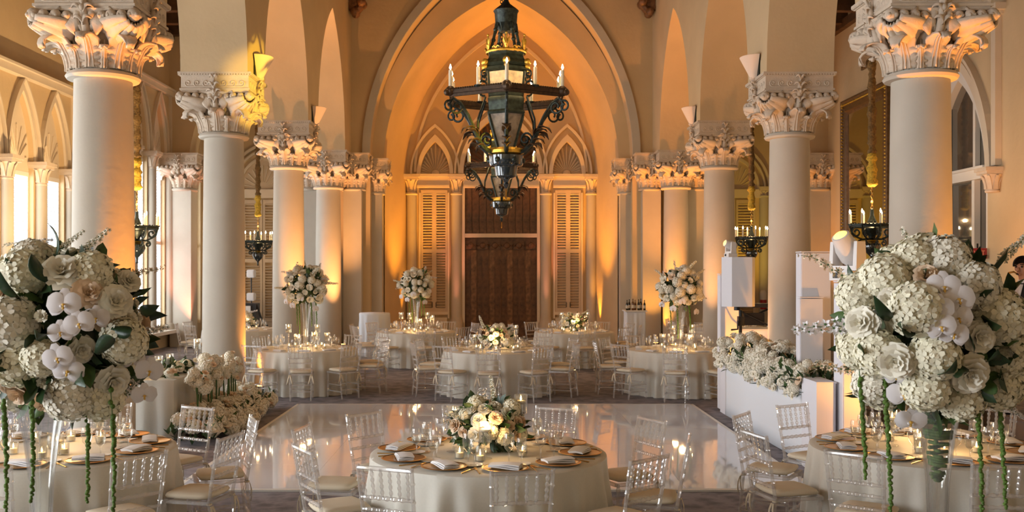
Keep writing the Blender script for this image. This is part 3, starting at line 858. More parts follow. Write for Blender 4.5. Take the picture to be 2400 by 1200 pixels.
# plaster cone sconces on the nave side of the piers
sk = Kit()
mb = MB(); g = []
for i in range(7):
    t = i / 6
    r = 0.09 + 0.20 * t
    g.append([(r * cos(a) * 0.9, r * sin(a), 0.36 * t) for a in [R(-90 + 180 * k / 10) for k in range(11)]])
mb.sheet(g, 0.012)
mb.ball((0.04, 0, 0.0), 0.065, 8, 5, sq=(1, 1, 0.6))
sk.add('bowl', mb.mesh('bowl', mat('sconce_plaster', (0.85, 0.70, 0.58), 0.7)))
mb = MB(); mb.box((-0.02, 0, 0.2), (0.03, 0.40, 0.36)); sk.add('backplate', mb.mesh('backplate', IRON))
for x, y, rz, lab in ((XL + 0.58, 16.9, 0, 'cone wall sconce over second left column, washed yellow'), (XL + 0.58, 22.2, 0, 'cone wall sconce over third left column'),
                      (XR - 0.58, 16.9, pi, 'cone wall sconce over second right column'), (XR - 0.58, 22.2, pi, 'cone wall sconce over third right column')):
    sk.spawn('wall_sconce', lab, 'sconce', (x, y, 5.40), rz, group='cone sconces above the capitals')

# ------------------------------------------------------------------ chandeliers
def hexp(r, z, k, n=6, off=0.0):
    a = 2 * pi * k / n + off - pi / 2
    return Vector((r * cos(a), r * sin(a), z))

def candle_parts(h, r):
    mb = MB(); mb.lathe([(r, 0), (r, h), (r * 0.6, h + 0.004), (0, h + 0.004)], 10); c = mb.mesh('candle', WAX)
    mb = MB(); mb.lathe([(0.001, 0), (r * 0.62, h * 0.05 + 0.012), (r * 0.75, 0.028), (r * 0.5, 0.05), (r * 0.12, 0.078), (0, 0.082)], 8); f = mb.mesh('flame_bulb', BULB)
    return c, f

ch = Kit()
RG = 0.90
mb = MB()
for k in range(6):
    a, b = hexp(RG, 0, k), hexp(RG, 0, k + 1)
    d = (b - a).normalized(); nrm = Vector((d.y, -d.x, 0))
    rz = math.atan2(d.y, d.x)
    mid = (a + b) / 2
    mb.box((mid.x, mid.y, 0), ((b - a).length, 0.05, 0.05), rz=rz)
    mb.box((mid.x, mid.y, -0.05), ((b - a).length * 0.98, 0.03, 0.04), rz=rz)
    for j in range(24):
        p = a.lerp(b, (j + 0.5) / 24)
        mb.ball((p.x, p.y, 0.035), 0.022, 6, 4)
    mb.ball((a.x, a.y, 0.01), 0.075, 8, 6)
    mb.ball((a.x * 1.06, a.y * 1.06, -0.01), 0.05, 7, 5)
ch.add('hexagon_ring', mb.mesh('hexagon_ring', RUST))
cm, fm = candle_parts(0.27, 0.024)
for k in range(12):
    p = hexp(RG, 0.03, k // 2) if k % 2 == 0 else (hexp(RG, 0.03, k // 2) + hexp(RG, 0.03, k // 2 + 1)) / 2
    ci = ch.add('candle', cm, p); ch.add('flame_bulb', fm, (0, 0, 0.275), sub=ci)
    mb = MB(); mb.lathe([(0.03, 0), (0.05, 0.02), (0.055, 0.035), (0.03, 0.04)], 8)
    ch.add('drip_cup', mb.mesh('drip_cup', IRON), (p.x, p.y, 0.02))
def hexlathe(prof, mi=0, mb=None):
    mb = mb or MB()
    return mb.lathe(prof, 6, mi=mi, M=Matrix.Rotation(R(-90), 4, 'Z'), smooth=False)
# upper lantern: frame and six panes
mb = MB()
for k in range(6):
    mb.tube([hexp(0.27, 0.02, k), hexp(0.30, 0.38, k)], 0.018, 6)
mb2 = hexlathe([(0.29, 0.00), (0.29, 0.05), (0.26, 0.06)]); mb.add(mb2.v, mb2.f)
mb2 = hexlathe([(0.30, 0.34), (0.34, 0.37), (0.33, 0.41), (0.30, 0.42)]); mb.add(mb2.v, mb2.f)
li = ch.add('lantern_frame', mb.mesh('lantern_frame', VERDI))
for k in range(6):
    a, b, c, d = hexp(0.265, 0.06, k), hexp(0.265, 0.06, k + 1), hexp(0.292, 0.34, k + 1), hexp(0.292, 0.34, k)
    mb = MB(); nn = ((a + b) / 2); nn.z = 0; mb.prism([a, b, c, d], nn.normalized() * -0.006)
    ch.add('lantern_pane', mb.mesh('lantern_pane', AMBER), sub=li)
# collar with masks, crown, rods, canopy
mb = hexlathe([(0.31, 0.42), (0.36, 0.46), (0.30, 0.52), (0.27, 0.58), (0.29, 0.60), (0.29, 0.62), (0.24, 0.63)])
coi = ch.add('collar', mb.mesh('collar', VERDI))
mb = MB()
for k in range(6):
    p = hexp(0.345, 0.47, k); mb.ball(p, 0.055, 8, 6); mb.ball((p.x * 0.98, p.y * 0.98, p.z - 0.06), 0.035, 6, 4); mb.ball((p.x * 1.08, p.y * 1.08, p.z), 0.022, 6, 4)
ch.add('gilt_mask', mb.mesh('gilt_mask', GILT), sub=coi, kind='stuff')
mb = MB()
mb.lathe([(0.285, 0.62), (0.295, 0.64), (0.285, 0.66)], 24, cap=False)
for k in range(12):
    big = k % 2 == 0
    a = 2 * pi * k / 12 - pi / 2
    M = Matrix.Rotation(a, 4, 'Z')
    h = 0.20 if big else 0.07
    mb.ball((0.29, 0, 0.66 + h * 0.3), 0.035 if big else 0.02, 6, 4, M=M)
    if big:
        for s, hh in ((0, 1.0), (-1, 0.75), (1, 0.75)):
            mb.tube([(0.29, 0, 0.66), (0.295, s * 0.03, 0.66 + h * 0.5), (0.30, s * 0.045, 0.66 + h * hh)], [0.014, 0.02, 0.006], 5, M=M)
        mb.ball((0.30, 0, 0.66 + h), 0.02, 6, 4, M=M)
    else:
        for s in (-1, 1): mb.tube([(0.29, 0, 0.66), (0.295, s * 0.03, 0.69), (0.295, s * 0.06, 0.67)], [0.01, 0.012, 0.008], 5, M=M)
ch.add('gilt_crown', mb.mesh('gilt_crown', GILT))
mb = MB()
for k in range(4):
    M = Matrix.Rotation(R(90 * k + 30), 4, 'Z')
    mb.tube([(0.26, 0, 0.62), (0.20, 0, 0.85), (0.15, 0, 1.06)], 0.022, 7, M=M)
    for z, r in ((0.8, 0.21), (0.95, 0.175)): mb.ball((r, 0, z), 0.034, 7, 5, M=M)
mb.tube([(0, 0, 0.6), (0, 0, 1.1)], 0.018, 6)
ch.add('suspension_rod', mb.mesh('suspension_rod', VERDI))
mb = MB()
mb.lathe([(0.10, 0.94), (0.13, 1.0), (0.155, 1.06), (0.165, 1.2), (0.185, 1.24), (0.15, 1.27), (0.06, 1.34), (0.03, 1.4)], 16)
for k in range(10):
    M = Matrix.Rotation(2 * pi * k / 10, 4, 'Z')
    mb.sheet([[(0.15 + 0.02 * t, s * 0.035 * (1 - t), 1.05 - 0.12 * t) for s in (-1, 0, 1)] for t in (0, 0.5, 1)], 0.01, M=M)
ch.add('canopy_cap', mb.mesh('canopy_cap', IRON))
def link_chain(z0, z1, r=0.045, step=0.085, t=0.012):
    mb = MB(); z = z0; k = 0
    while z < z1:
        M = Matrix.Translation((0, 0, z)) @ Matrix.Rotation(R(90 * (k % 2)), 4, 'Z')
        mb.tube([(r * 0.6 * cos(2 * pi * i / 10), 0, r * 1.2 * sin(2 * pi * i / 10)) for i in range(10)], t, 5, closed=True, M=M)
        z += step; k += 1
    return mb
ch.add('chain', link_chain(1.42, 6.9).mesh('chain', IRON), kind='stuff')
# lower lantern, hub and glazed bowl
mb = hexlathe([(0.28, 0.0), (0.30, -0.04), (0.29, -0.10), (0.28, -0.20), (0.31, -0.23), (0.29, -0.26)])
for k in range(6): mb.tube([hexp(0.285, -0.26, k), hexp(0.13, -0.74, k)], 0.018, 6)
l2 = ch.add('lower_lantern_frame', mb.mesh('lower_lantern_frame', VERDI))
for k in range(6):
    a, b, c, d = hexp(0.275, -0.26, k), hexp(0.275, -0.26, k + 1), hexp(0.125, -0.73, k + 1), hexp(0.125, -0.73, k)
    mb = MB(); nn = (a + b) / 2; nn.z = 0; mb.prism([a, b, c, d], nn.normalized() * -0.006); ch.add('lantern_pane', mb.mesh('lantern_pane', SMOKE), sub=l2)
mb = MB(); mb.lathe([(0.14, -0.72), (0.24, -0.74), (0.26, -0.77), (0.255, -0.81), (0.20, -0.83)], 20); ch.add('gilt_hub', mb.mesh('gilt_hub', GILT))
mb = MB(); mb.lathe([(0.20, -0.82), (0.25, -0.84), (0.245, -0.96), (0.23, -0.99), (0.17, -1.0), (0.165, -1.02), (0.15, -1.13), (0.12, -1.15), (0.05, -1.18), (0.03, -1.22), (0.05, -1.25), (0.02, -1.30), (0.0, -1.31)], 20)
bi = ch.add('glazed_bowl', mb.mesh('glazed_bowl', GLAZE))
mb = MB()
for k in range(6):
    p = hexp(0.235, -0.91, k, off=0.5); mb.ball(p, 0.045, 7, 5)
ch.add('bowl_boss', mb.mesh('bowl_boss', IRON), sub=bi, kind='stuff')
mb = MB(); mb.lathe([(0.0, -1.31), (0.012, -1.33), (0.012, -1.42), (0.022, -1.44), (0.0, -1.48)], 8); ch.add('finial', mb.mesh('finial', BRASS))
# six scrolled arms with a leaf
mb = MB()
arm = [(0.22, -0.80), (0.30, -0.78), (0.42, -0.68), (0.52, -0.50), (0.62, -0.30), (0.74, -0.14), (0.86, -0.08)]
mb.tube([(x, 0, z) for x, z in arm], [0.03, 0.034, 0.032, 0.028, 0.024, 0.022, 0.018], 7)
sp = scroll((0.80, -0.20), 0.12, 1.3, R(70), -1, 20, 0.25); mb.tube([(x, 0, z) for x, z in sp], 0.016, 6)
sp = scroll((0.92, -0.20), 0.085, 1.2, R(120), -1, 18, 0.25); mb.tube([(x, 0, z) for x, z in sp], 0.015, 6)
mb.tube([(0.34, 0, -0.02), (0.40, 0, -0.18), (0.46, 0, -0.34), (0.47, 0, -0.52)], 0.016, 6)
sp = scroll((0.32, -0.62), 0.11, 1.4, R(-60), 1, 20, 0.2); mb.tube([(x, 0, z) for x, z in sp], 0.016, 6)
arm_me = mb.mesh('scroll_arm', IRON)
mb = MB()
for (x, z, dx, dz, l) in ((0.48, -0.56, 0.75, 0.55, 0.24), (0.52, -0.48, 0.95, 0.15, 0.22), (0.44, -0.66, 0.9, 0.35, 0.2), (0.46, -0.60, 0.3, 0.9, 0.22), (0.36, -0.74, 0.8, 0.5, 0.18)):
    g = []
    for i in range(8):
        t = i / 7
        w = 0.085 * sin(pi * (0.12 + 0.85 * t)) * (1 - 0.3 * abs(sin(pi * 3 * t)))
        g.append([(x + l * t * dx, s * w, z + l * t * dz - 0.12 * t ** 3 + 0.012 * abs(s)) for s in (-1, 0, 1)])
    mb.sheet(g, 0.01)
leaf_me = mb.mesh('arm_leaf', RUST)
mb = MB()
sp = scroll((0.37, 0.14), 0.09, 1.3, R(-100), 1, 18, 0.25); mb.tube([(x, 0, z) for x, z in sp], 0.016, 6)
sp = scroll((0.36, 0.30), 0.06, 1.2, R(100), -1, 16, 0.25); mb.tube([(x, 0, z) for x, z in sp], 0.014, 6)
brk = mb.mesh('side_scroll', IRON)
for k in range(6):
    ai = ch.add('scroll_arm', arm_me, (0, 0, 0), (0, 0, R(60 * k - 90)))
    ch.add('arm_leaf', leaf_me, (0, 0, 0), sub=ai)
    ch.add('side_scroll', brk, (0, 0, 0), (0, 0, R(60 * k - 90)))

def lamp(name, loc, w, col, r=0.05, kind='POINT', parent=None, rot=None, spot=None, blend=0.4):
    l = bpy.data.lights.new(name, kind); l.energy, l.color, l.shadow_soft_size = w, col, r
    if spot: l.spot_size, l.spot_blend = R(spot), blend
    o = bpy.data.objects.new(name, l); COL.objects.link(o); o.location = loc
    if rot is not None: o.rotation_euler = rot
    if parent: o.parent = parent
    return o
WARM = (1.0, 0.64, 0.30)
for y, lab in ((14.3, 'great wrought iron chandelier nearest, with twelve candles and gilt crown'), (23.9, 'second great iron chandelier hanging farther back, below the nearer one')):
    c = ch.spawn('chandelier', lab, 'chandelier', (X0 - 0.02, y, 4.63 if y < 20 else 4.62), group='great chandeliers of the nave')
    lamp('chandelier_light', (0, 0, 0.20), 5, WARM, 0.06, parent=c)
    for k in range(6):
        p = hexp(RG, 0.36, k); lamp('candle_light', (p.x, p.y, 0.42), 9 if y < 20 else 34, WARM, 0.03, parent=c)

# small aisle chandeliers on sleeved cords
sc_ = Kit()
r6 = 0.42
mb = MB()
mb.tube([hexp(r6, 0, k, 8) for k in range(8)], 0.022, 6, closed=True)
mb.tube([hexp(r6 * 0.96, -0.03, k, 16) for k in range(16)], 0.018, 6, closed=True)
for k in range(40):
    p = hexp(r6, 0.02, k, 40); mb.ball(p, 0.016, 5, 4)
for k in range(4): mb.tube([hexp(r6, 0, 2 * k, 8), hexp(0.04, 0.0, 2 * k, 8)], 0.014, 5)
sc_.add('ring', mb.mesh('ring', IRON))
cm2, fm2 = candle_parts(0.19, 0.020)
for k in range(8):
    p = hexp(r6, 0.02, k, 8)
    ci = sc_.add('candle', cm2, p); sc_.add('flame_bulb', fm2, (0, 0, 0.195), sub=ci)
mb = MB(); mb.lathe([(0.0, 0.32), (0.03, 0.30), (0.035, 0.18), (0.07, 0.10), (0.09, 0.06), (0.05, 0.03), (0.10, 0.0), (0.17, -0.06), (0.15, -0.14), (0.07, -0.20), (0.06, -0.24), (0.10, -0.28)], 16)
sc_.add('stem_urn', mb.mesh('stem_urn', IRON))
mb = MB(); mb.lathe([(0.08, -0.27), (0.095, -0.29), (0.08, -0.31)], 14); sc_.add('gilt_collar', mb.mesh('gilt_collar', GILT))
mb = MB(); mb.lathe([(0.07, -0.31), (0.15, -0.35), (0.165, -0.42), (0.13, -0.50), (0.06, -0.57), (0.03, -0.60), (0.02, -0.68), (0.03, -0.70), (0, -0.73)], 16)
sc_.add('glazed_bowl', mb.mesh('glazed_bowl', GLAZE))
mb = MB()
sp = scroll((0.30, -0.13), 0.10, 1.2, R(60), -1, 16, 0.25); mb.tube([(x, 0, z) for x, z in sp], 0.014, 6)
mb.tube([(0.08, 0, -0.26), (0.18, 0, -0.27), (0.30, 0, -0.22), (0.39, 0, -0.12), (0.42, 0, -0.01)], 0.016, 6)
sp = scroll((0.22, -0.34), 0.06, 1.2, R(100), -1, 16, 0.25); mb.tube([(x, 0, z) for x, z in sp], 0.012, 6)
am2 = mb.mesh('scroll_arm', IRON)
for k in range(8): sc_.add('scroll_arm', am2, (0, 0, 0), (0, 0, R(45 * k - 90)))
def sleeve(z0, z1, r, m, seed):
    rnd = random.Random(seed); mb = MB(); n = int((z1 - z0) / 0.05)
    mb.lathe([(r * rnd.uniform(0.75, 1.25) * (0.8 if k in (0, n) else 1), z0 + (z1 - z0) * k / n) for k in range(n + 1)], 10, wob=lambda a, k: 1 + 0.18 * sin(3 * a + k * 1.7))
    return mb.mesh('cord_sleeve', m, sharp=0)
sc_.add('hanger', link_chain(0.33, 0.78, 0.03, 0.055, 0.008).mesh('hanger', BRASS), kind='stuff')
sc_.add('lit_cord_sleeve', sleeve(0.72, 1.35, 0.085, LITROPE, 1), label='gathered fabric sleeve with yellow light painted in')
sc_.add('cord_sleeve', sleeve(1.35, 6.0, 0.07, ROPE, 2))
for x, y, lab in ((-7.05, 19.6, 'small iron chandelier in left aisle, half hidden by nearest column'), (-7.0, 29.4, 'small iron chandelier at the end of the left aisle'),
                  (-7.05, 10.0, 'unseen small iron chandelier added beside the camera, left aisle'), (7.2, 9.4, 'unseen small iron chandelier added beside the camera, right aisle'),  # out of view, continuing the rows; added to light the upper walls
                  (7.12, 18.8, 'small iron chandelier in front of the big mirror'), (6.75, 26.2, 'small iron chandelier farther down the right aisle')):
    c = sc_.spawn('aisle_chandelier', lab, 'chandelier', (x, y, 3.0), group='small chandeliers of the aisles')
    lamp('candle_light', (0, 0, 0.45), 75 if y > 15 else 60, WARM, 0.04, parent=c)

# ------------------------------------------------------------------ dance floor: glossy square panels
df = new('dance_floor', None, None, (0, 12.75, 0))
tag(df, 'glossy white square dance floor on the carpet in mid room', 'dance floor')
mb = MB(); mb.box((0, 0, 0), (1.238, 1.218, 0.022)); pan = mb.mesh('panel', DANCE)
for i in range(5):
    for j in range(5): new('panel', pan, df, (-2.48 + 1.24 * i, -2.44 + 1.22 * j, 0.012))
mb = MB()
for s in (-1, 1):
    mb.box((s * 3.125, 0, 0.011), (0.05, 6.2, 0.02)); mb.box((0, s * 3.075, 0.011), (6.3, 0.05, 0.02))
new('edge_strip', mb.mesh('edge_strip', WHITEPAINT), df)

# ------------------------------------------------------------------ tables
TABLES = {}
def cloth_mesh(r, h, seed, amp=1.0):
    rnd = random.Random(seed)
    ph = [rnd.uniform(0, 6.28) for _ in range(5)]
    N = 260
    def wave(a): return (sin(21 * a + ph[0] + 0.8 * sin(5 * a + ph[4])) * 0.6 + sin(34 * a + ph[1]) * 0.28 + sin(8 * a + ph[2]) * 0.35)
    prof = [(0.0, 0, 0), (0.3, 0, 0), (0.7, 0, 0), (0.97, 0, 0), (1.0, -0.012, 0), (1.006, -0.04, 0.05), (1.01, -0.12, 0.25), (1.02, -0.25, 0.55), (1.03, -0.42, 0.85), (1.045, -0.60, 1.0), (1.06, -(h - 0.006), 1.1)]
    vs, fs = [(0, 0, h)], []
    for k, (q, dz, w) in enumerate(prof[1:]):
        for i in range(N):
            a = 2 * pi * i / N
            rr = r * q + 0.055 * amp * w * max(-1.0, wave(a))
            vs.append((rr * cos(a), rr * sin(a), h + dz))
    for i in range(N): fs.append((0, 1 + i, 1 + (i + 1) % N))
    for k in range(len(prof) - 2):
        for i in range(N):
            j = (i + 1) % N
            fs.append((1 + k * N + i, 1 + (k + 1) * N + i, 1 + (k + 1) * N + j, 1 + k * N + j))
    mb = MB(); mb.add(vs, fs, 0, True)
    return mb.mesh('tablecloth', CLOTH, sharp=50)
TOP = 0.76
mb = MB(); mb.lathe([(0.86, 0.0), (0.88, 0.01), (0.88, 0.025), (0.86, 0.03)], 32); TT = mb.mesh('tabletop', DARKWOOD)
mb = MB(); mb.lathe([(0.20, 0), (0.20, 0.03), (0.05, 0.06), (0.05, 0.64), (0.25, 0.70)], 16); TL = mb.mesh('pedestal', BLACKMETAL)
def table(key, x, y, label, seed, r=0.9):
    k = Kit(); k.add('tablecloth', cloth_mesh(r, TOP, seed)); k.add('tabletop', TT, (0, 0, 0.715), sc=(r / 0.9, r / 0.9, 1)); k.add('pedestal', TL, (0, 0, 0.01))
    k.spawn('round_table', label, 'table', (x, y, 0), group='round dinner tables')
    TABLES[key] = (x, y)
SPEC = {  # key: x, y, words for labels, seat offset, which seats are set
    'front': (-0.05, 7.62, 'front middle table', 10, range(10)),
    'frontl': (-3.42, 7.75, 'front left table', 6, range(10)),
    'frontr': (3.42, 7.85, 'front right table', -9, range(10)),
    'midl': (-3.36, 17.7, 'left table beyond dance floor', 8, range(10)),
    'midc': (0.0, 17.4, 'middle table beyond dance floor', -2, range(10)),
    'midr': (3.24, 17.5, 'right table beyond dance floor', -14, range(10)),
    'farl': (-1.78, 22.6, 'left table nearest the wooden doors', 12, range(10)),
    'farr': (1.80, 22.6, 'right table nearest the wooden doors', 4, range(10)),
    'ail': (-5.95, 23.4, 'table in the window aisle', 0, range(10)),
    'air': (5.75, 24.8, 'table in the mirror aisle', 0, range(10)),
    'nearl': (-2.15, 4.55, 'nearest table under the left vase', 0, ()),
    'nearr': (2.12, 4.55, 'nearest table under the right vase', 0, ()),
}
for i, (k, (x, y, w, off, _)) in enumerate(SPEC.items()):
    table(k, x, y, 'round table under floor-length ivory cloth, ' + w.replace(' table', '').replace('table ', ''), 20 + i)

# ------------------------------------------------------------------ chairs
def beaded(p0, p1, r, beads, br, n=6):
    p0, p1 = Vector(p0), Vector(p1)
    pts, rs = [], []
    marks = sorted(beads)
    pts.append(p0); rs.append(r)
    L = (p1 - p0).length
    for b in marks:
        for d, q in ((-br * 1.1, r), (-br * 0.4, br), (br * 0.4, br), (br * 1.1, r)):
            pts.append(p0.lerp(p1, max(0.001, min(0.999, b + d / L)))); rs.append(q)
    pts.append(p1); rs.append(r)
    return pts, rs
def T(mb, p0, p1, r, beads=(), br=0.0, n=6):
    pts, rs = beaded(p0, p1, r, beads, br, n) if beads else ([p0, p1], [r, r])
    return mb.tube(pts, rs, n)
SW, SH = 0.185, 0.43
def back_pt(z, s):
    """point on a rear post at height z"""
    if z < SH: return Vector((s * (0.165 + 0.01 * z / SH), -0.235 + 0.045 * z / SH, z))
    t = (z - SH) / 0.48
    return Vector((s * (0.175 + 0.018 * t), -0.19 - 0.085 * t, z))
def chair_kit(full):
    k = Kit()
    mb = MB()
    g = []
    mb.lathe([(0.001, 0.0), (0.150, 0.0), (0.178, 0.008), (0.190, 0.025), (0.180, 0.045), (0.13, 0.054), (0.001, 0.056)], 24, wob=lambda a, q: 1.0 / max(abs(cos(a)), abs(sin(a))) ** 0.72)
    ci = k.add('cushion', mb.mesh('cushion', CUSHION, sharp=0), (0, 0, SH + 0.014))
    mb = MB()
    for s in (-1, 1):
        mb = MB(); p = back_pt(SH - 0.02, s)
        mb.tube([(p.x + 0.018 * cos(a), p.y + 0.018 * sin(a), p.z + 0.01) for a in [2 * pi * q / 8 for q in range(8)]], 0.007, 5, closed=True)
        for d in (-1, 1):
            mb.sheet([[(p.x + d * (0.01 + 0.035 * t) + w * 0.012, p.y - 0.022 - 0.015 * sin(3 * t), p.z - 0.14 * t) for w in (-1, 1)] for t in (0, 0.35, 0.7, 1)], 0.002)
        k.add('cushion_tie', mb.mesh('cushion_tie', CUSHION, sharp=0), (0, 0, -SH - 0.014), sub=ci)
    n = 7 if full else 5
    fl = MB(); T(fl, (0, 0, 0), (0, -0.008, SH), 0.014, (0.22, 0.25, 0.6, 0.9), 0.019, n); flm = fl.mesh('leg', ACRYLIC)
    for s in (-1, 1): k.add('leg', flm, (s * 0.18, 0.185, 0))
    for s in (-1, 1):
        mb = MB()
        pts, rs = [], []
        for z in (0, 0.10, 0.115, 0.13, 0.25, 0.265, 0.28, 0.40, 0.43, 0.46, 0.55, 0.56, 0.57, 0.68, 0.69, 0.70, 0.80, 0.81, 0.82, 0.90, 0.915):
            pts.append(back_pt(z, s)); rs.append(0.019 if z in (0.115, 0.265, 0.56, 0.69, 0.81) else 0.0135)
        mb.tube(pts, rs, n)
        k.add('back_post', mb.mesh('back_post', ACRYLIC))
    mb = MB()
    for s in (-1, 1):
        mb.box((s * 0.183, 0.0, SH), (0.03, 0.40, 0.026)); mb.box((0, s * 0.192, SH), (0.34, 0.028, 0.026))
    k.add('seat_frame', mb.mesh('seat_frame', ACRYLIC))
    rails = []
    for z, nm in ((0.893, 'top_rail'), (0.70, 'rail'), (0.62, 'rail'), (0.525, 'rail')):
        mb = MB(); a, b = back_pt(z, -1), back_pt(z, 1)
        T(mb, a, b, 0.012 if nm == 'rail' else 0.015, (0.2, 0.35, 0.5, 0.65, 0.8) if nm == 'rail' else (), 0.016, n)
        rails.append((nm, mb))
    spd = []
    for q in range(6):
        t = (q + 0.5) / 6
        a, b = back_pt(0.70, -1).lerp(back_pt(0.70, 1), t), back_pt(0.893, -1).lerp(back_pt(0.893, 1), t)
        mb = MB(); T(mb, a, b, 0.0085, (0.2, 0.4, 0.6, 0.8), 0.0135, n); spd.append(mb)
    st = []
    for z in (0.12, 0.23):
        for s in (-1, 1):
            mb = MB(); T(mb, (s * 0.178, 0.183, z), back_pt(z, s), 0.010, (0.5,), 0.014, n); st.append(mb)
        mb = MB(); T(mb, (-0.18, 0.183, z + 0.03), (0.18, 0.183, z + 0.03), 0.010, (0.3, 0.7), 0.014, n); st.append(mb)
        mb = MB(); T(mb, back_pt(z + 0.03, -1), back_pt(z + 0.03, 1), 0.010, (0.3, 0.7), 0.014, n); st.append(mb)
    if full:
        for nm, mb in rails: k.add(nm, mb.mesh(nm, ACRYLIC))
        for mb in spd: k.add('spindle', mb.mesh('spindle', ACRYLIC))
        for mb in st: k.add('stretcher', mb.mesh('stretcher', ACRYLIC))
    else:
        for nm, lst in (('back_rail_frame', [m for _, m in rails]), ('spindle', spd), ('stretcher_frame', st)):
            b = MB()
            for m in lst: b.add(m.v, m.f)
            k.add(nm, b.mesh(nm, ACRYLIC), kind='stuff')
    return k
CH_FULL, CH_FAR = chair_kit(True), chair_kit(False)
PLACE = ['nearest', 'near-right', 'right, toward the camera,', 'right, away from camera,', 'far-right', 'farthest', 'far-left', 'left, away from camera,', 'left, toward the camera,', 'near-left']
def seat_angle(off, k): return R(off + 36 * k)
rnd = random.Random(3)
def chairs(key, skip=(), rad=1.36):
    x, y, w, off, _ = SPEC[key]
    kit = CH_FULL if y < 10 else CH_FAR
    for k in range(10):
        if k in skip: continue
        a = seat_angle(off, k) + R(rnd.uniform(-2.5, 2.5)); rr = rad + rnd.uniform(-0.03, 0.04)
        if any((x + rr * sin(a) - cx) ** 2 + (y - rr * cos(a) - cyy) ** 2 < 0.66 ** 2 for cx in (XL, XR) for cyy in ROWS): continue
        lab = 'acrylic chair with ivory cushion, %s, %s' % (PLACE[k].strip(','), w)
        kit.spawn('chiavari_chair', lab, 'chair', (x + rr * 0.89 * sin(a), y - rr * 0.89 * cos(a), 0.003), a + R(rnd.uniform(-5, 5)), group='chairs around the ' + w)
chairs('front'); chairs('frontl', skip=(7,)); chairs('frontr', skip=(3,))
for k in ('midl', 'midc', 'midr', 'farl', 'farr'): chairs(k)
chairs('ail', skip=(3, 4, 5, 6)); chairs('air', skip=(4, 5))

# ------------------------------------------------------------------ table settings
mb = MB(); mb.lathe([(0.0, 0.0), (0.10, 0.0), (0.145, 0.010), (0.162, 0.014), (0.162, 0.017), (0.14, 0.014), (0.10, 0.005), (0.0, 0.005)], 28)
CHARGER = mb.mesh('charger_plate', mat('gold_charger', (0.50, 0.33, 0.17), 0.3, metal=0.55))
mb = MB(); mb.lathe([(0.155, 0.0145), (0.165, 0.0165), (0.155, 0.019)], 28, cap=False); CHRIM = mb.mesh('gold_rim', GOLD)
ck = Kit(); ck.add('plate', CHARGER); ck.add('gold_rim', CHRIM)
mb = MB()
for q in range(3):
    g = []
    for i in range(6):
        u = -1 + 2 * i / 5
        g.append([(0.055 * v + 0.004 * q, 0.11 * u, 0.004 + 0.009 * q + 0.006 * (1 - abs(v)) + 0.006 * sin(2 * u + q)) for v in (-1, -0.6, 0, 0.6, 1)])
    mb.sheet(g, 0.007)
NAP = mb.mesh('folded_napkin', NAPKIN, sharp=60)
def goblet(h, rb, bowl):
    mb = MB()
    mb.lathe([(0.034, 0), (0.034, 0.003), (0.006, 0.010), (0.005, h * 0.34), (0.010, h * 0.38), (rb * 0.75, h * 0.48), (rb, h * 0.68), (rb * 0.96, h * 0.85), (rb * 0.86, h)], 16, cap=False)
    mb.lathe([(0.0, 0.0), (0.034, 0)], 16, cap=False)
    return mb.mesh('bowl_and_stem', GLASS)
def water(h, rb, lvl=0.72):
    mb = MB(); mb.lathe([(0.001, h * 0.40), (rb * 0.72, h * 0.48), (rb * 0.94, h * lvl), (0.001, h * lvl)], 12, cap=False)
    return mb.mesh('water', WATER)
G1, G1W, G2, G3 = goblet(0.19, 0.040, 0), water(0.19, 0.040), goblet(0.215, 0.042, 0), goblet(0.235, 0.026, 0)
gk = Kit(); gk.add('bowl_and_stem', G1); gk.add('water', G1W)
def cutlery(kind):
    mb = MB()
    mb.tube([(0, -0.10, 0.003), (0, 0.0, 0.004), (0, 0.03, 0.004)], [0.0045, 0.003, 0.003], 6)
    if kind == 'knife':
        mb.sheet([[(-0.002, 0.03, 0.003), (0.006, 0.03, 0.003)], [(-0.005, 0.06, 0.003), (0.007, 0.06, 0.003)], [(-0.005, 0.10, 0.003), (0.006, 0.10, 0.003)], [(-0.003, 0.12, 0.003), (0.0, 0.122, 0.003)]], 0.0025)
    else:
        mb.sheet([[(-0.004, 0.03, 0.004), (0.004, 0.03, 0.004)], [(-0.010, 0.055, 0.003), (0.010, 0.055, 0.003)], [(-0.010, 0.07, 0.005), (0.010, 0.07, 0.005)]], 0.002)
        for x in (-0.008, -0.0027, 0.0027, 0.008): mb.tube([(x, 0.068, 0.005), (x, 0.105, 0.008)], 0.0017, 4)
    return mb.mesh(kind, GOLD)
FORK, KNIFE = cutlery('fork'), cutlery('knife')
mb = MB(); mb.lathe([(0, 0), (0.05, 0), (0.078, 0.008), (0.08, 0.011), (0.05, 0.004), (0, 0.004)], 20); BREAD = mb.mesh('bread_plate', mat('white_china', (0.82, 0.78, 0.72), 0.25))

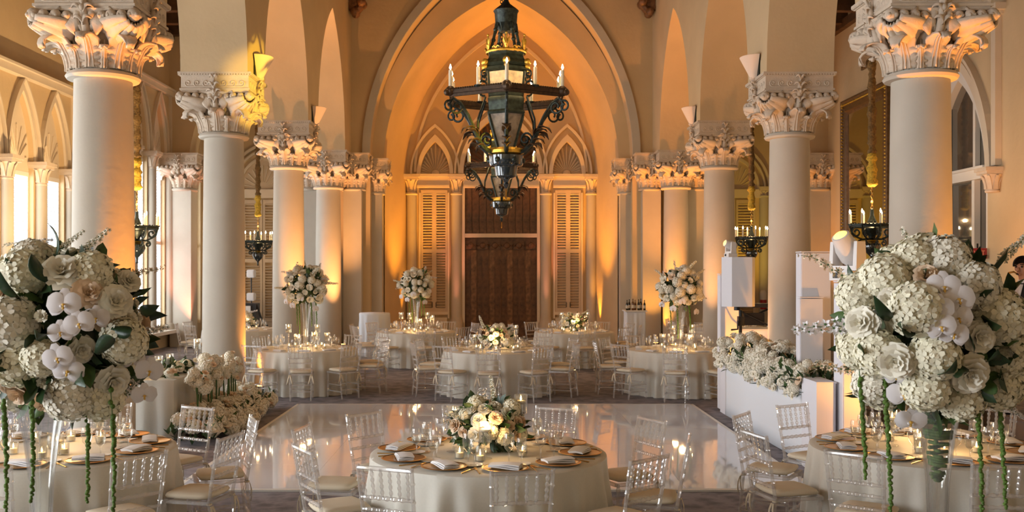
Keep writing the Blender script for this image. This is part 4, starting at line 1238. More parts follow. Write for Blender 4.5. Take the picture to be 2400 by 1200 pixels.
def setting(key, detail):
    x, y, w, off, seats = SPEC[key]
    for k in seats:
        a = seat_angle(off, k)
        n, t = Vector((sin(a), -cos(a), 0)), Vector((cos(a), sin(a), 0))
        c = Vector((x, y, TOP + 0.001))
        pl = PLACE[k].strip(',').replace(', ', ' ').replace(',', '')
        ww = 'at %s place, %s' % (pl, w)
        at = lambda r_, s_: c + n * r_ + t * s_
        if detail:
            ck.spawn('charger_plate', 'gold-rimmed charger plate ' + ww, 'plate', at(0.70, 0), a, group='charger plates of the ' + w)
            one('napkin', NAP, 'folded white napkin ' + ww, 'napkin', at(0.70, 0) + Vector((0, 0, 0.0175)), (0, 0, a + rnd.uniform(0.9, 1.5)), group='napkins of the ' + w)
            one('fork', FORK, 'gold fork ' + ww, 'fork', at(0.72, -0.20), (0, 0, a), group='forks of the ' + w)
            one('knife', KNIFE, 'gold knife ' + ww, 'knife', at(0.72, 0.20), (0, 0, a), group='knives of the ' + w)
            one('bread_plate', BREAD, 'small bread plate ' + ww, 'plate', at(0.52, -0.21), (0, 0, a), group='bread plates of the ' + w)
            one('wine_glass', G2, 'empty wine glass ' + ww, 'glass', at(0.47, 0.07), group='wine glasses of the ' + w)
        else:
            one('napkin', NAP, 'folded napkin ' + ww, 'napkin', at(0.72, 0), (0, 0, a + 1.3), group='napkins of the ' + w)
            one('champagne_flute', G3, 'tall clear flute ' + ww, 'glass', at(0.50, -0.10), group='flutes of the ' + w)
        gk.spawn('water_goblet', 'stemmed water goblet ' + ww, 'glass', at(0.53, 0.15), a, group='goblets of the ' + w)
for k in ('front', 'frontl', 'frontr'): setting(k, True)
for k in ('midl', 'midc', 'midr', 'farl', 'farr', 'ail', 'air'): setting(k, False)

# ------------------------------------------------------------------ candles
mb = MB(); mb.lathe([(0.03, 0), (0.036, 0.002), (0.038, 0.085), (0.0355, 0.085), (0.033, 0.008), (0.0, 0.008)], 16, cap=False); VOT = mb.mesh('votive_glass', GLASS)
mb = MB(); mb.lathe([(0.028, 0.009), (0.029, 0.042), (0.02, 0.045), (0, 0.044)], 12, cap=False); VW = mb.mesh('wax', WAX)
mb = MB(); mb.lathe([(0.0, 0.0), (0.0055, 0.007), (0.0065, 0.013), (0.003, 0.026), (0, 0.036)], 8, cap=False); FL = mb.mesh('flame', FLAME)
vk = Kit(); vk.add('votive_glass', VOT); wi = vk.add('wax', VW); vk.add('flame', FL, (0, 0, 0.045), sub=wi)
def hurricane(stem_h):
    k = Kit(); mb = MB()
    if stem_h: mb.lathe([(0.05, 0), (0.05, 0.006), (0.010, 0.015), (0.009, stem_h * 0.5), (0.016, stem_h * 0.55), (0.009, stem_h * 0.6), (0.009, stem_h - 0.02), (0.03, stem_h)], 14, cap=False)
    mb.lathe([(0.03, stem_h), (0.048, stem_h + 0.004), (0.052, stem_h + 0.15), (0.049, stem_h + 0.15), (0.045, stem_h + 0.010), (0, stem_h + 0.010)], 18, cap=False)
    k.add('glass_holder', mb.mesh('glass_holder', GLASS))
    mb = MB(); mb.lathe([(0.0, stem_h + 0.012), (0.044, stem_h + 0.012), (0.046, stem_h + 0.085), (0, stem_h + 0.085)], 14, cap=False); k.add('water', mb.mesh('water', WATER))
    mb = MB(); mb.lathe([(0.025, 0.0), (0.040, 0.012), (0.041, 0.022), (0.03, 0.028), (0, 0.026)], 14); c = k.add('floating_candle', mb.mesh('floating_candle', WAX), (0, 0, stem_h + 0.078))
    k.add('flame', FL, (0, 0, 0.028), sub=c)
    return k
HUR = {0.0: hurricane(0.0), 0.12: hurricane(0.12), 0.2: hurricane(0.2), 0.28: hurricane(0.28)}
DIRW = ['near', 'near-right', 'right', 'far-right', 'far', 'far-left', 'left', 'near-left']
CANDLE = (1.0, 0.60, 0.25)
def candles(key, n_v, hs, seed, power, rv=0.36):
    x, y, w, off, _ = SPEC[key]
    r_ = random.Random(seed)
    for k in {8: range(8), 7: range(7), 6: (0, 1, 3, 4, 5, 7), 5: (0, 1, 3, 5, 7)}[n_v]:
        a = 2 * pi * k / 8 + r_.uniform(-0.2, 0.2); q = rv + r_.uniform(-0.06, 0.05)
        vk.spawn('votive_candle', 'lit votive candle, %s of the flowers on %s' % (DIRW[k], w), 'candle',
                 (x + q * sin(a), y - q * cos(a), TOP + 0.001), group='votives of the ' + w)
    for j, (dx, dy, h) in enumerate(hs):
        a = math.atan2(dx, -dy) % (2 * pi)
        HUR[h].spawn('floating_candle_holder', '%s floating candle, %s of flowers, %s' % ('tall stemmed' if h >= 0.2 else 'short stemmed' if h else 'low', DIRW[int(a * 8 / (2 * pi) + 0.5) % 8], w), 'candle holder', (x + dx, y + dy, TOP + 0.001), group='floating candles of the ' + w)
    if power: lamp('candle_glow', (x, y - 0.30, TOP + 0.24), power * 0.5, CANDLE, 0.06); lamp('candle_glow', (x, y + 0.35, TOP + 0.24), power * 0.5, CANDLE, 0.06)
candles('front', 6, [(-0.27, -0.02, 0.2), (0.25, 0.05, 0.28), (-0.22, 0.14, 0.12), (-0.02, -0.30, 0.12)], 1, 14)
candles('frontl', 6, [(0.25, 0.22, 0.12), (0.12, -0.25, 0.0), (-0.2, 0.1, 0.2)], 2, 8)
candles('frontr', 6, [(-0.28, 0.02, 0.12), (0.1, -0.1, 0.0), (-0.15, -0.2, 0.0), (-0.2, 0.25, 0.2)], 3, 12)
candles('midl', 7, [(-0.3, -0.05, 0.28), (0.22, -0.1, 0.28), (0.1, 0.3, 0.12), (-0.1, -0.32, 0.12), (0.36, 0.12, 0.12)], 4, 14)
candles('midc', 8, [(-0.36, -0.05, 0.12), (0.36, -0.02, 0.28), (0.3, 0.2, 0.12)], 5, 18)
candles('midr', 6, [(-0.3, -0.05, 0.12), (-0.15, -0.2, 0.28), (0.25, 0.1, 0.28), (0.15, -0.25, 0.12)], 6, 14)
candles('farl', 6, [(-0.35, 0, 0.28), (-0.15, -0.15, 0.28), (0.25, -0.05, 0.28), (0.05, 0.3, 0.12), (0.34, 0.3, 0.2)], 7, 18)
candles('farr', 6, [(-0.3, -0.05, 0.28), (0.3, 0.05, 0.28), (-0.05, -0.3, 0.12), (0.3, 0.3, 0.2)], 8, 18)
candles('ail', 5, [(0.2, -0.2, 0.12), (-0.2, 0.1, 0.2)], 9, 8)
candles('air', 5, [(-0.3, -0.3, 0.28), (0.2, 0.1, 0.2)], 10, 8)

# ------------------------------------------------------------------ flowers
def make_rose(R_, m, seed, layers=((3, -14, 0.60, 0.42), (4, -4, 0.74, 0.44), (5, 9, 0.86, 0.48), (6, 22, 0.95, 0.52), (6, 40, 1.0, 0.56), (7, 55, 1.05, 0.60), (7, 74, 1.06, 0.62)), nt=5, ns=5):
    """a bloom facing +Z, petals in whorls that open outwards"""
    r_ = random.Random(seed); mb = MB()
    for li, (n, open_, L, w) in enumerate(layers):
        for k in range(n):
            phi = 2 * pi * (k + 0.5 * (li % 2)) / n + r_.uniform(-0.15, 0.15)
            th = R(open_ + r_.uniform(-5, 5)); l = L * R_ * r_.uniform(0.94, 1.06)
            g = []
            for i in range(nt):
                t = i / (nt - 1)
                bend = th * (0.35 + 0.65 * t ** 1.3) + (0.5 * max(0, t - 0.7) if li > 1 else 0)
                rho = l * (sin(th * 0.6) * t * 0.55 + sin(bend) * t * 0.45) + 0.03 * R_
                z = l * (cos(th * 0.6) * t * 0.55 + cos(bend) * t * 0.45) - 0.42 * R_ * (li / len(layers))
                row = []
                for j in range(ns):
                    s = -1 + 2 * j / (ns - 1)
                    half = (pi / n) * 1.45 * sin(pi * (0.22 + 0.50 * t)) * (1 - 0.25 * max(0, t - 0.8) / 0.2 * abs(s))
                    an = phi + s * half
                    q = rho + 0.05 * R_ * s * s * t + (0.03 * R_ if j % 2 else 0) * t
                    row.append((q * cos(an), q * sin(an), z - 0.05 * R_ * s * s * t))
                g.append(row)
            mb.sheet(g)
    mb.ball((0, 0, 0.26 * R_), 0.17 * R_, 7, 5, sq=(1, 1, 1.5))
    return mb.mesh('rose', m, sharp=0)
def make_hydrangea(R_, m, seed, n=170):
    r_ = random.Random(seed); mb = MB()
    for k in range(n):
        z = 1 - 1.65 * (k + 0.5) / n
        a = k * 2.39996; q = sqrt(max(0, 1 - z * z))
        d = Vector((q * cos(a), q * sin(a), z * 0.9)); d.normalize()
        c = d * R_ * r_.uniform(0.86, 1.04)
        M = Matrix.Translation(c) @ d.to_track_quat('Z', 'Y').to_matrix().to_4x4() @ Matrix.Rotation(r_.uniform(0, 6.28), 4, 'Z')
        f = R_ * 0.235 * r_.uniform(0.85, 1.15)
        vs = [(0, 0, 0)]; fs = []
        for p in range(4):
            b = p * pi / 2; up = r_.uniform(0.0, 0.22)
            q = len(vs)
            for an, rr in ((-0.70, 0.50), (-0.48, 0.92), (0, 1.06), (0.48, 0.92), (0.70, 0.50)): vs.append((f * rr * cos(b + an), f * rr * sin(b + an), f * (0.06 + up * rr * rr)))
            fs.append((0, q, q + 1, q + 2, q + 3, q + 4))
        mb.add(vs, fs, 0, True, M)
    mb.ball((0, 0, 0), R_ * 0.80, 10, 7, 1)
    return mb.mesh('hydrangea', [m, mat('hydrangea_inside', (0.50, 0.47, 0.28), 0.8)] if not hasattr(make_hydrangea, 'm') else [m, make_hydrangea.m], sharp=0)
def make_orchid(R_, m):
    mb = MB()
    def petal(ang, L, W, z0, curl):
        g = []
        for i in range(6):
            t = i / 5
            w = W * sin(pi * (0.10 + 0.80 * t)) ** 0.7
            g.append([Vector((L * t * cos(ang) - s * w * sin(ang), L * t * sin(ang) + s * w * cos(ang), z0 + curl * L * t * t - 0.10 * w * s * s + 0.06 * L * sin(pi * t))) for s in (-1, -0.5, 0, 0.5, 1)])
        mb.sheet(g)
    for a in (90, 218, 322): petal(R(a), R_ * 0.98, R_ * 0.36, 0.0, -0.12)
    for a in (8, 172): petal(R(a), R_ * 1.0, R_ * 0.66, R_ * 0.06, -0.06)
    mb.ball((0, -R_ * 0.10, R_ * 0.14), R_ * 0.13, 7, 5, 1)
    for s in (-1, 1): mb.ball((s * R_ * 0.12, -R_ * 0.16, R_ * 0.16), R_ * 0.11, 6, 4, 0)
    mb.tube([(0, -R_ * 0.14, R_ * 0.12), (0, -R_ * 0.30, R_ * 0.22), (0, -R_ * 0.40, R_ * 0.18)], [R_ * 0.09, R_ * 0.08, R_ * 0.02], 6, 1)
    return mb.mesh('orchid', [m, ORCHEART], sharp=0)
def make_leaf(L, W, m, seed, th=0.0015):
    g = []
    for i in range(7):
        t = i / 6; w = W * sin(pi * min(1, 0.06 + 0.94 * t)) ** 0.8 * (1 - 0.2 * t)
        g.append([(s * w, 0.18 * L * sin(pi * t * 0.9) - 0.25 * abs(s) * w * -1, L * t) for s in (-1, 0, 1)])
    mb = MB(); mb.sheet(g, th); return mb.mesh('leaf', m, sharp=0)
def make_spray(L, m, seed, nfl=16, fs=0.022, droop=0.3):
    """a stem along +Z bearing small blossoms"""
    r_ = random.Random(seed); mb = MB()
    path = [Vector((droop * L * t * t * 0.9, 0.02 * sin(5 * t), L * t * (1 - 0.25 * droop * t))) for t in [k / 8 for k in range(9)]]
    mb.tube(path, [0.0035 * (1 - 0.6 * k / 8) for k in range(9)], 5, 1)
    for k in range(nfl):
        t = 0.25 + 0.75 * k / (nfl - 1); i = min(7, int(t * 8)); p = path[i].lerp(path[i + 1], t * 8 - i)
        a = k * 2.4 + r_.uniform(-0.4, 0.4); f = fs * (1.15 - 0.6 * t) * r_.uniform(0.85, 1.2)
        d = Vector((cos(a), sin(a), 0.5)).normalized()
        M = Matrix.Translation(p + d * f * 1.1) @ d.to_track_quat('Z', 'Y').to_matrix().to_4x4()
        for q in range(5):
            b = 2 * pi * q / 5
            mb.add([(0, 0, -f * 0.3), (f * 0.75 * cos(b - 0.5), f * 0.75 * sin(b - 0.5), f * 0.2), (f * 1.15 * cos(b), f * 1.15 * sin(b), f * 0.35), (f * 0.75 * cos(b + 0.5), f * 0.75 * sin(b + 0.5), f * 0.2)], [(0, 1, 2, 3)], 0, False, M)
        mb.ball(M @ Vector((0, 0, 0)), f * 0.28, 5, 4, 1)
    return mb.mesh('flower_spray', [m, STEM], sharp=0)
def make_amaranth(L, seed, gap=0):
    r_ = random.Random(seed); mb = MB()
    n = int(L / 0.009)
    mb.tube([(0.02 * sin(2.0 * k / n), 0.012 * sin(3.0 * k / n + 1), -L * k / n) for k in range(0, n + 1, 6)], 0.0025, 4, 1)
    for k in range(n):
        t = k / n
        if t < gap and r_.random() > 0.28: continue
        q = 0.0125 * (1 - 0.35 * t) * r_.uniform(0.75, 1.2)
        a = r_.uniform(0, 6.28)
        mb.ball((0.02 * sin(2.0 * t) + 0.004 * cos(a), 0.012 * sin(3.0 * t + 1) + 0.004 * sin(a), -L * t), q, 6, 4, 0)
    return mb.mesh('hanging_amaranth', [AMARANTH, STEM], sharp=0)

make_hydrangea.m = mat('hydrangea_inside', (0.74, 0.70, 0.50), 0.8)
ROSES = [make_rose(0.075, PETAL, 1), make_rose(0.075, PETAL, 2), make_rose(0.075, PEACH, 3)]
RANUN = make_rose(0.045, PETAL, 4, layers=((4, 5, 0.7, 0.4), (6, 14, 0.8, 0.5), (8, 26, 0.9, 0.55), (9, 42, 1.0, 0.55)))
HYD = [make_hydrangea(0.105, HYDRA, 5), make_hydrangea(0.105, PETAL, 6)]
ORC = make_orchid(0.062, ORCHID)
LEAVES = [make_leaf(0.13, 0.030, LEAF, 1), make_leaf(0.10, 0.022, LEAF2, 2), make_leaf(0.16, 0.024, LEAF, 3)]
SPRAYS = [make_spray(0.42, PETAL, 1, 34, 0.027), make_spray(0.36, ORCHID, 2, 26, 0.027, 0.5), make_spray(0.30, PEACH, 3, 22, 0.020, 0.7)]
# coarser blooms for distant flowers
ROSE_S = [make_rose(0.075, PETAL, 11, layers=((3, 10, 0.5, 0.4), (5, 32, 0.8, 0.5), (6, 60, 1.05, 0.6)), nt=4, ns=4), make_rose(0.075, PEACH, 12, layers=((3, 10, 0.5, 0.4), (5, 32, 0.8, 0.5), (6, 60, 1.05, 0.6)), nt=4, ns=4)]
HYD_S = make_hydrangea(0.105, PETAL, 15, 64)
def aim(d, roll=0.0):
    return (d.to_track_quat('Z', 'Y').to_matrix() @ Matrix.Rotation(roll, 3, 'Z')).to_euler()
def foliage_mesh(r, n, seed, m=(LEAF, LEAF2), ll=0.11, sq=(1, 1, 1)):
    r_ = random.Random(seed); mb = MB()
    for k in range(n):
        d = Vector((r_.gauss(0, 1), r_.gauss(0, 1), r_.gauss(0, 1))).normalized()
        p = Vector((d.x * sq[0], d.y * sq[1], d.z * sq[2])) * r * r_.uniform(0.45, 0.98)
        d2 = (d + Vector((r_.gauss(0, 0.5), r_.gauss(0, 0.5), r_.gauss(0, 0.5)))).normalized()
        M = Matrix.Translation(p) @ d2.to_track_quat('Z', 'Y').to_matrix().to_4x4() @ Matrix.Rotation(r_.uniform(0, 6.28), 4, 'Z')
        L = ll * r_.uniform(0.7, 1.3); W = L * 0.24
        mb.add([(0, 0, 0), (-W, 0.02, L * 0.4), (-W * 0.7, 0.03, L * 0.75), (0, 0.02, L), (W * 0.7, 0.03, L * 0.75), (W, 0.02, L * 0.4)], [(0, 1, 2, 3), (0, 3, 4, 5)], r_.randint(0, 1), True, M)
    mb.ball((0, 0, 0), r * 0.55, 12, 8, 0, sq=sq)
    return mb.mesh('foliage', list(m), sharp=0)

def tall_arrangement(name, label, cx, cz, d, R0, fixed, sprays, amar, seed, clear=()):
    """ball of flowers; fixed: (kind, px, py, scale, out) laid on the camera-facing half, the rest filled round it"""
    r_ = random.Random(seed)
    c = Vector((cx, d, cz)); k = Kit(); placed = []
    k.add('foliage', foliage_mesh(R0 * 0.88, 420, seed, ll=0.13), kind='stuff')
    meshes = {'rose': ROSES[0], 'rose2': ROSES[1], 'peach': ROSES[2], 'ran': RANUN, 'hyd': HYD[0], 'hydw': HYD[1], 'orc': ORC, 'leaf': LEAVES[0], 'leaf2': LEAVES[1], 'leaf3': LEAVES[2]}
    nm = {'rose': 'rose', 'rose2': 'rose', 'peach': 'rose', 'ran': 'ranunculus', 'hyd': 'hydrangea', 'hydw': 'hydrangea', 'orc': 'orchid', 'leaf': 'leaf', 'leaf2': 'leaf', 'leaf3': 'leaf'}
    for kind, px, py, sc, out in fixed:
        X, Z = (px - VPX) * d / F - cx, EYE - (py - VPY) * d / F - cz
        q = X * X + Z * Z
        Y = -sqrt(max(0.02, (R0 * 0.93) ** 2 - q)) if q < R0 * R0 * 2 else -0.05
        dd = (d + Y - out) / d
        p = Vector(((px - VPX) * d / F * dd - cx, Y - out, EYE - (py - VPY) * d / F * dd - cz))
        dr_ = p.normalized()
        if kind == 'orc': dr_ = (dr_ + Vector((0, -1.3, 0.0))).normalized()
        elif kind.startswith('leaf'): dr_ = (dr_ + Vector((r_.uniform(-0.5, 0.5), 0, r_.uniform(-0.1, 0.8)))).normalized()
        else: dr_ = (dr_ + Vector((0, -0.35, 0.05))).normalized()
        if kind == 'orc':      # keep the flower upright
            y_ = Vector((0, 0, 1)); y_ = (y_ - dr_ * y_.dot(dr_)).normalized(); x_ = y_.cross(dr_)
            e = (Matrix((x_, y_, dr_)).transposed() @ Matrix.Rotation(r_.uniform(-0.35, 0.35), 3, 'Z')).to_euler()
        else: e = aim(dr_, r_.uniform(0, 6.28))
        k.add(nm[kind], meshes[kind], p, e, sc); placed.append((p, 0.07 * sc if kind != 'hyd' else 0.1 * sc))
    n = 0
    for t in range(900):
        z = r_.uniform(-0.85, 1); a = r_.uniform(0, 2 * pi); q = sqrt(1 - z * z)
        dv = Vector((q * cos(a), q * sin(a), z))
        kind = r_.choice(['hyd', 'hyd', 'hydw', 'rose', 'rose2', 'peach', 'ran', 'hyd'])
        rr = {'hyd': 0.095, 'hydw': 0.095, 'ran': 0.045}.get(kind, 0.07) * r_.uniform(0.9, 1.1)
        p = dv * (R0 * 0.86)
        if any((Vector((p.x + cx, p.z + cz)) - Vector(q_[:2])).length < q_[2] + rr for q_ in clear): continue
        if any((p - b).length < (rr + br) * 0.80 for b, br in placed): continue
        placed.append((p, rr)); n += 1
        k.add(nm[kind], meshes[kind], p, aim(dv, r_.uniform(0, 6.28)), rr / {'hyd': 0.105, 'hydw': 0.105, 'ran': 0.045}.get(kind, 0.075))
        if n > 62: break
    for q in range(26):
        z = r_.uniform(-0.7, 1); a = r_.uniform(0, 2 * pi); w = sqrt(1 - z * z); dv = Vector((w * cos(a), w * sin(a), z))
        if any((Vector((dv.x * R0 + cx, dv.z * R0 + cz)) - Vector(q_[:2])).length < q_[2] + 0.1 for q_ in clear): continue
        k.add('leaf', LEAVES[q % 3], dv * R0 * 0.82, aim((dv + Vector((r_.gauss(0, .4), r_.gauss(0, .4), r_.gauss(0, .4)))).normalized(), r_.uniform(0, 6)), r_.uniform(0.9, 1.5))
    for x0, y0, x1, y1, i in sprays:
        a = Vector(((x0 - VPX) * d / F - cx, -0.06, EYE - (y0 - VPY) * d / F - cz)); b = Vector(((x1 - VPX) * d / F - cx, -0.10, EYE - (y1 - VPY) * d / F - cz))
        L0 = (0.42, 0.36, 0.30)[i]
        k.add('flower_spray', SPRAYS[i], a, aim((b - a).normalized(), 0.3 if b.x > a.x else 3.4), (b - a).length / L0)
    for px, y0, y1, gap, dy in amar:
        z0, z1 = EYE - (y0 - VPY) * (d + dy) / F - cz, EYE - (y1 - VPY) * (d + dy) / F - cz
        k.add('hanging_amaranth', make_amaranth(z0 - z1, int(px), gap), ((px - VPX) * (d + dy) / F - cx, dy, z0))
    # stems that go down into the vase
    mb = MB()
    for q in range(9):
        a = 2 * pi * q / 9
        mb.tube([(0.05 * cos(a), 0.05 * sin(a), -R0 * 0.5), (0.03 * cos(a), 0.03 * sin(a), -R0 * 0.95), (0.02 * cos(a + 1), 0.02 * sin(a + 1), -R0 * 0.95 - 0.03)], 0.006, 5)
    k.add('stem', mb.mesh('stem', STEM), kind='stuff')
    return k.spawn(name, label, 'flower arrangement', c)

def trumpet_vase(label, x, y, h, rt, rb, group=None):
    k = Kit(); mb = MB()
    mb.lathe([(0.0, 0.0), (rb * 2.0, 0.0), (rb * 2.0, 0.012), (rb * 1.1, 0.02), (rb, 0.04), (rb * 1.02, h * 0.25), (rb * 1.25, h * 0.55), (rt * 0.72, h * 0.8), (rt, h), (rt - 0.006, h), (rt * 0.72 - 0.006, h * 0.8), (rb * 1.25 - 0.006, h * 0.55), (rb * 0.8, h * 0.25), (rb * 0.7, 0.05), (0, 0.045)], 28, cap=False)
    k.add('glass_body', mb.mesh('glass_body', VASEGLASS))
    for q in range(10):
        a = 2 * pi * q / 10
        k.add('glass_facet', MB().tube([((rb + 0.001) * cos(a), (rb + 0.001) * sin(a), 0.04), ((rb * 1.03) * cos(a), rb * 1.03 * sin(a), h * 0.25), (rb * 1.26 * cos(a), rb * 1.26 * sin(a), h * 0.55), (rt * 0.725 * cos(a), rt * 0.725 * sin(a), h * 0.8), (rt * 1.005 * cos(a), rt * 1.005 * sin(a), h)], 0.004, 5).mesh('glass_facet', VASEGLASS)) if q % 2 == 0 else None
    return k.spawn('trumpet_vase', label, 'vase', (x, y, TOP + 0.001), group=group)

DN = 4.6
lx, lz = (140 - VPX) * DN / F, EYE - (775 - VPY) * DN / F
rx, rz_ = (2190 - VPX) * DN / F, EYE - (775 - VPY) * DN / F
trumpet_vase('tall clear trumpet vase under the big flower ball, left side', (98 - VPX) * DN / F, DN, EYE - (955 - VPY) * DN / F - TOP, 0.105, 0.042)
trumpet_vase('tall clear trumpet vase under the big flower ball, right side', (2198 - VPX) * DN / F, DN, EYE - (945 - VPY) * DN / F - TOP, 0.105, 0.042)
left_fixed = [('hyd', 55, 640, 1.0, 0.0), ('rose', 145, 640, 1.25, 0.03), ('hydw', 75, 612, 0.9, 0), ('rose', 268, 708, 1.1, 0.03), ('rose2', 262, 890, 1.15, 0.02), ('peach', 205, 690, 1.0, 0), ('ran', 98, 742, 0.95, 0.05),
    ('orc', 150, 712, 1.1, 0.10), ('orc', 185, 758, 1.0, 0.09), ('orc', 142, 778, 0.85, 0.09), ('orc', 135, 838, 1.0, 0.08), ('orc', 160, 868, 1.05, 0.07), ('orc', 225, 745, 0.9, 0.04), ('orc', 350, 868, 1.0, 0.0), ('orc', 338, 925, 0.9, 0.0), ('orc', 310, 840, 0.9, 0.02),
    ('hydw', 25, 760, 1.15, 0.02), ('hyd', 35, 845, 1.05, 0.0), ('hyd', 98, 838, 0.8, 0.0), ('hydw', 165, 925, 1.05, 0), ('peach', 50, 915, 1.0, 0), ('hyd', 235, 930, 1.0, 0.0), ('hyd', 290, 800, 0.95, 0.0), ('hyd', 215, 640, 0.9, 0), ('rose', 300, 660, 0.8, 0), ('peach', 10, 690, 1.0, 0),
    ('leaf', 110, 660, 1.1, 0.06), ('leaf', 125, 610, 1.3, 0.0), ('leaf3', 45, 700, 1.2, 0.04), ('leaf3', 90, 800, 1.3, 0.04), ('leaf', 225, 830, 1.2, 0.04), ('leaf3', 200, 880, 1.2, 0.04), ('leaf', 330, 730, 1.0, 0), ('leaf', 260, 770, 1.1, 0.02)]
right_fixed = [('rose', 2022, 757, 1.12, 0.04), ('rose2', 2100, 845, 1.2, 0.05), ('rose', 2268, 872, 1.3, 0.05), ('rose2', 2290, 790, 1.05, 0.03), ('rose', 2085, 703, 0.75, 0.05), ('peach', 2170, 650, 0.8, 0.02),
    ('orc', 2212, 672, 1.15, 0.10), ('orc', 2245, 700, 1.15, 0.10), ('orc', 2200, 722, 1.0, 0.10), ('orc', 2205, 765, 1.0, 0.10), ('orc', 2235, 782, 1.0, 0.09), ('orc', 2245, 745, 1.0, 0.08), ('orc', 2118, 922, 1.15, 0.06), ('orc', 2135, 985, 1.1, 0.03), ('orc', 2100, 880, 0.8, 0.02),
    ('hyd', 2075, 655, 1.05, 0.0), ('hyd', 2148, 725, 1.1, 0.03), ('hyd', 2335, 745, 1.2, 0.0), ('hydw', 2285, 672, 1.0, 0), ('hyd', 2060, 830, 0.95, 0.0), ('hyd', 2010, 690, 0.9, 0), ('hydw', 2215, 610, 1.0, 0), ('hyd', 2140, 610, 0.9, 0), ('hyd', 2190, 835, 1.0, 0.0), ('hyd', 2170, 905, 1.0, 0), ('hydw', 2050, 900, 0.9, 0), ('hyd', 2355, 830, 1.05, 0), ('hyd', 2250, 930, 1.0, 0), ('hyd', 2340, 905, 1.0, 0), ('ran', 2320, 640, 1.2, 0.0), ('hyd', 2010, 820, 0.8, 0),
    ('leaf3', 2090, 750, 1.2, 0.05), ('leaf', 2145, 780, 1.1, 0.06), ('leaf3', 2190, 870, 1.2, 0.05), ('leaf', 2065, 770, 1.1, 0.05), ('leaf2', 2040, 800, 1.3, 0.03), ('leaf', 2230, 850, 1.2, 0.04), ('leaf', 2310, 840, 1.2, 0.03)]
tall_arrangement('flower_ball', 'huge ivory flower ball of roses and orchids, left side, over trumpet vase', lx, lz, DN, 0.40, left_fixed,
    [(190, 620, 262, 535, 0), (150, 600, 205, 540, 0), (290, 660, 385, 632, 2), (300, 790, 398, 770, 1), (60, 580, 130, 565, 1), (330, 860, 330, 960, 1), (20, 580, 60, 570, 0)],
    [(66, 860, 1178, 0, -0.30), (196, 915, 1180, 0.30, -0.22), (256, 900, 1220, 0.25, -0.25), (4, 940, 1230, 0, -0.2)], 5)
tall_arrangement('flower_ball', 'huge ivory flower ball with white orchid cascade, right side, over trumpet vase', rx, rz_, DN, 0.41, right_fixed,
    [(2130, 640, 2125, 530, 0), (2310, 640, 2400, 545, 0), (2000, 660, 1895, 572, 2), (2030, 740, 1860, 770, 1), (2040, 855, 1905, 850, 2), (2110, 980, 2090, 1010, 1), (2080, 620, 2040, 590, 1), (2330, 940, 2380, 985, 1), ],
    [(2016, 870, 1125, 0.08, -0.20), (2076, 890, 1215, 0, -0.24), (2290, 890, 1230, 0, -0.25), (2344, 930, 1195, 0.1, -0.15)], 6, clear=[((2405 - VPX) * DN / F, EYE - (650 - VPY) * DN / F, 0.17), ((2295 - VPX) * DN / F, EYE - (585 - VPY) * DN / F, 0.05)])
mb = MB()
r_ = random.Random(8)
for q in range(26):
    z = 0.02 - 0.014 * q; a = r_.uniform(0, 6.28); w = 0.085 - 0.0022 * q
    mb.tube([(w * cos(a), w * sin(a), z), (0.2 * w * cos(a + 2), 0.2 * w * sin(a + 2), z - 0.008), (w * cos(a + 3.0), w * sin(a + 3.0), z - 0.004)], 0.009, 6)
one('coiled_amaranth', mb.mesh('coiled_amaranth', AMARANTH, sharp=0), 'green trailing stems coiled inside the trumpet vase, right side', 'greenery', ((2198 - VPX) * DN / F, DN, EYE - (955 - VPY) * DN / F))

def low_arrangement(label, loc, R0, n, seed, fine, peach=0.5, sq=(1.25, 1.0, 0.8), grp=None, spr=3, z0=-0.35):
    r_ = random.Random(seed); k = Kit(); placed = []
    k.add('foliage', foliage_mesh(R0 * 0.92, 160 if fine else 60, seed, ll=0.11 if fine else 0.10, sq=sq), kind='stuff')
    rs = ROSES if fine else [ROSE_S[0], ROSE_S[0], ROSE_S[1]]
    for t in range(700):
        z = r_.uniform(z0, 1); a = r_.uniform(0, 2 * pi); q = sqrt(1 - z * z); dv = Vector((q * cos(a), q * sin(a), z))
        p = Vector((dv.x * sq[0], dv.y * sq[1], dv.z * sq[2])) * R0 * r_.uniform(0.85, 1.02)
        u = r_.random()
        rr = r_.uniform(0.045, 0.066)
        if any((p - b).length < (rr + br) * 0.72 for b, br in placed): continue
        placed.append((p, rr))
        if u < 0.75: k.add('rose', rs[2] if r_.random() < peach else rs[t % 2], p, aim((dv + Vector((0, -0.2, 0.15))).normalized(), r_.uniform(0, 6)), rr / 0.075)
        else: k.add('hydrangea', HYD[0] if fine else HYD_S, p, aim(dv, r_.uniform(0, 6)), rr / 0.09)
        if len(placed) >= n: break
    for q in range(spr):
        a = r_.uniform(0, 6.28); dv = Vector((cos(a), sin(a), r_.uniform(0.3, 1.3))).normalized()
        k.add('flower_spray', SPRAYS[q % 3], dv * R0 * 0.7, aim(dv, a), r_.uniform(0.5, 0.8))
    for q in range(10 if fine else 5):
        a = r_.uniform(0, 6.28); dv = Vector((cos(a), sin(a), r_.uniform(-0.1, 1.0))).normalized()
        k.add('leaf', LEAVES[q % 3], Vector((dv.x * sq[0], dv.y * sq[1], dv.z * sq[2])) * R0 * 0.85, aim(dv, a), r_.uniform(0.7, 1.1))
    return k.spawn('flower_centrepiece', label, 'flower arrangement', loc, group=grp)
gb = Kit(); mb = MB(); mb.lathe([(0.0, 0), (0.06, 0), (0.075, 0.02), (0.08, 0.09), (0.074, 0.09), (0.07, 0.02), (0, 0.015)], 18, cap=False); gb.add('glass_body', mb.mesh('glass_body', GLASS))
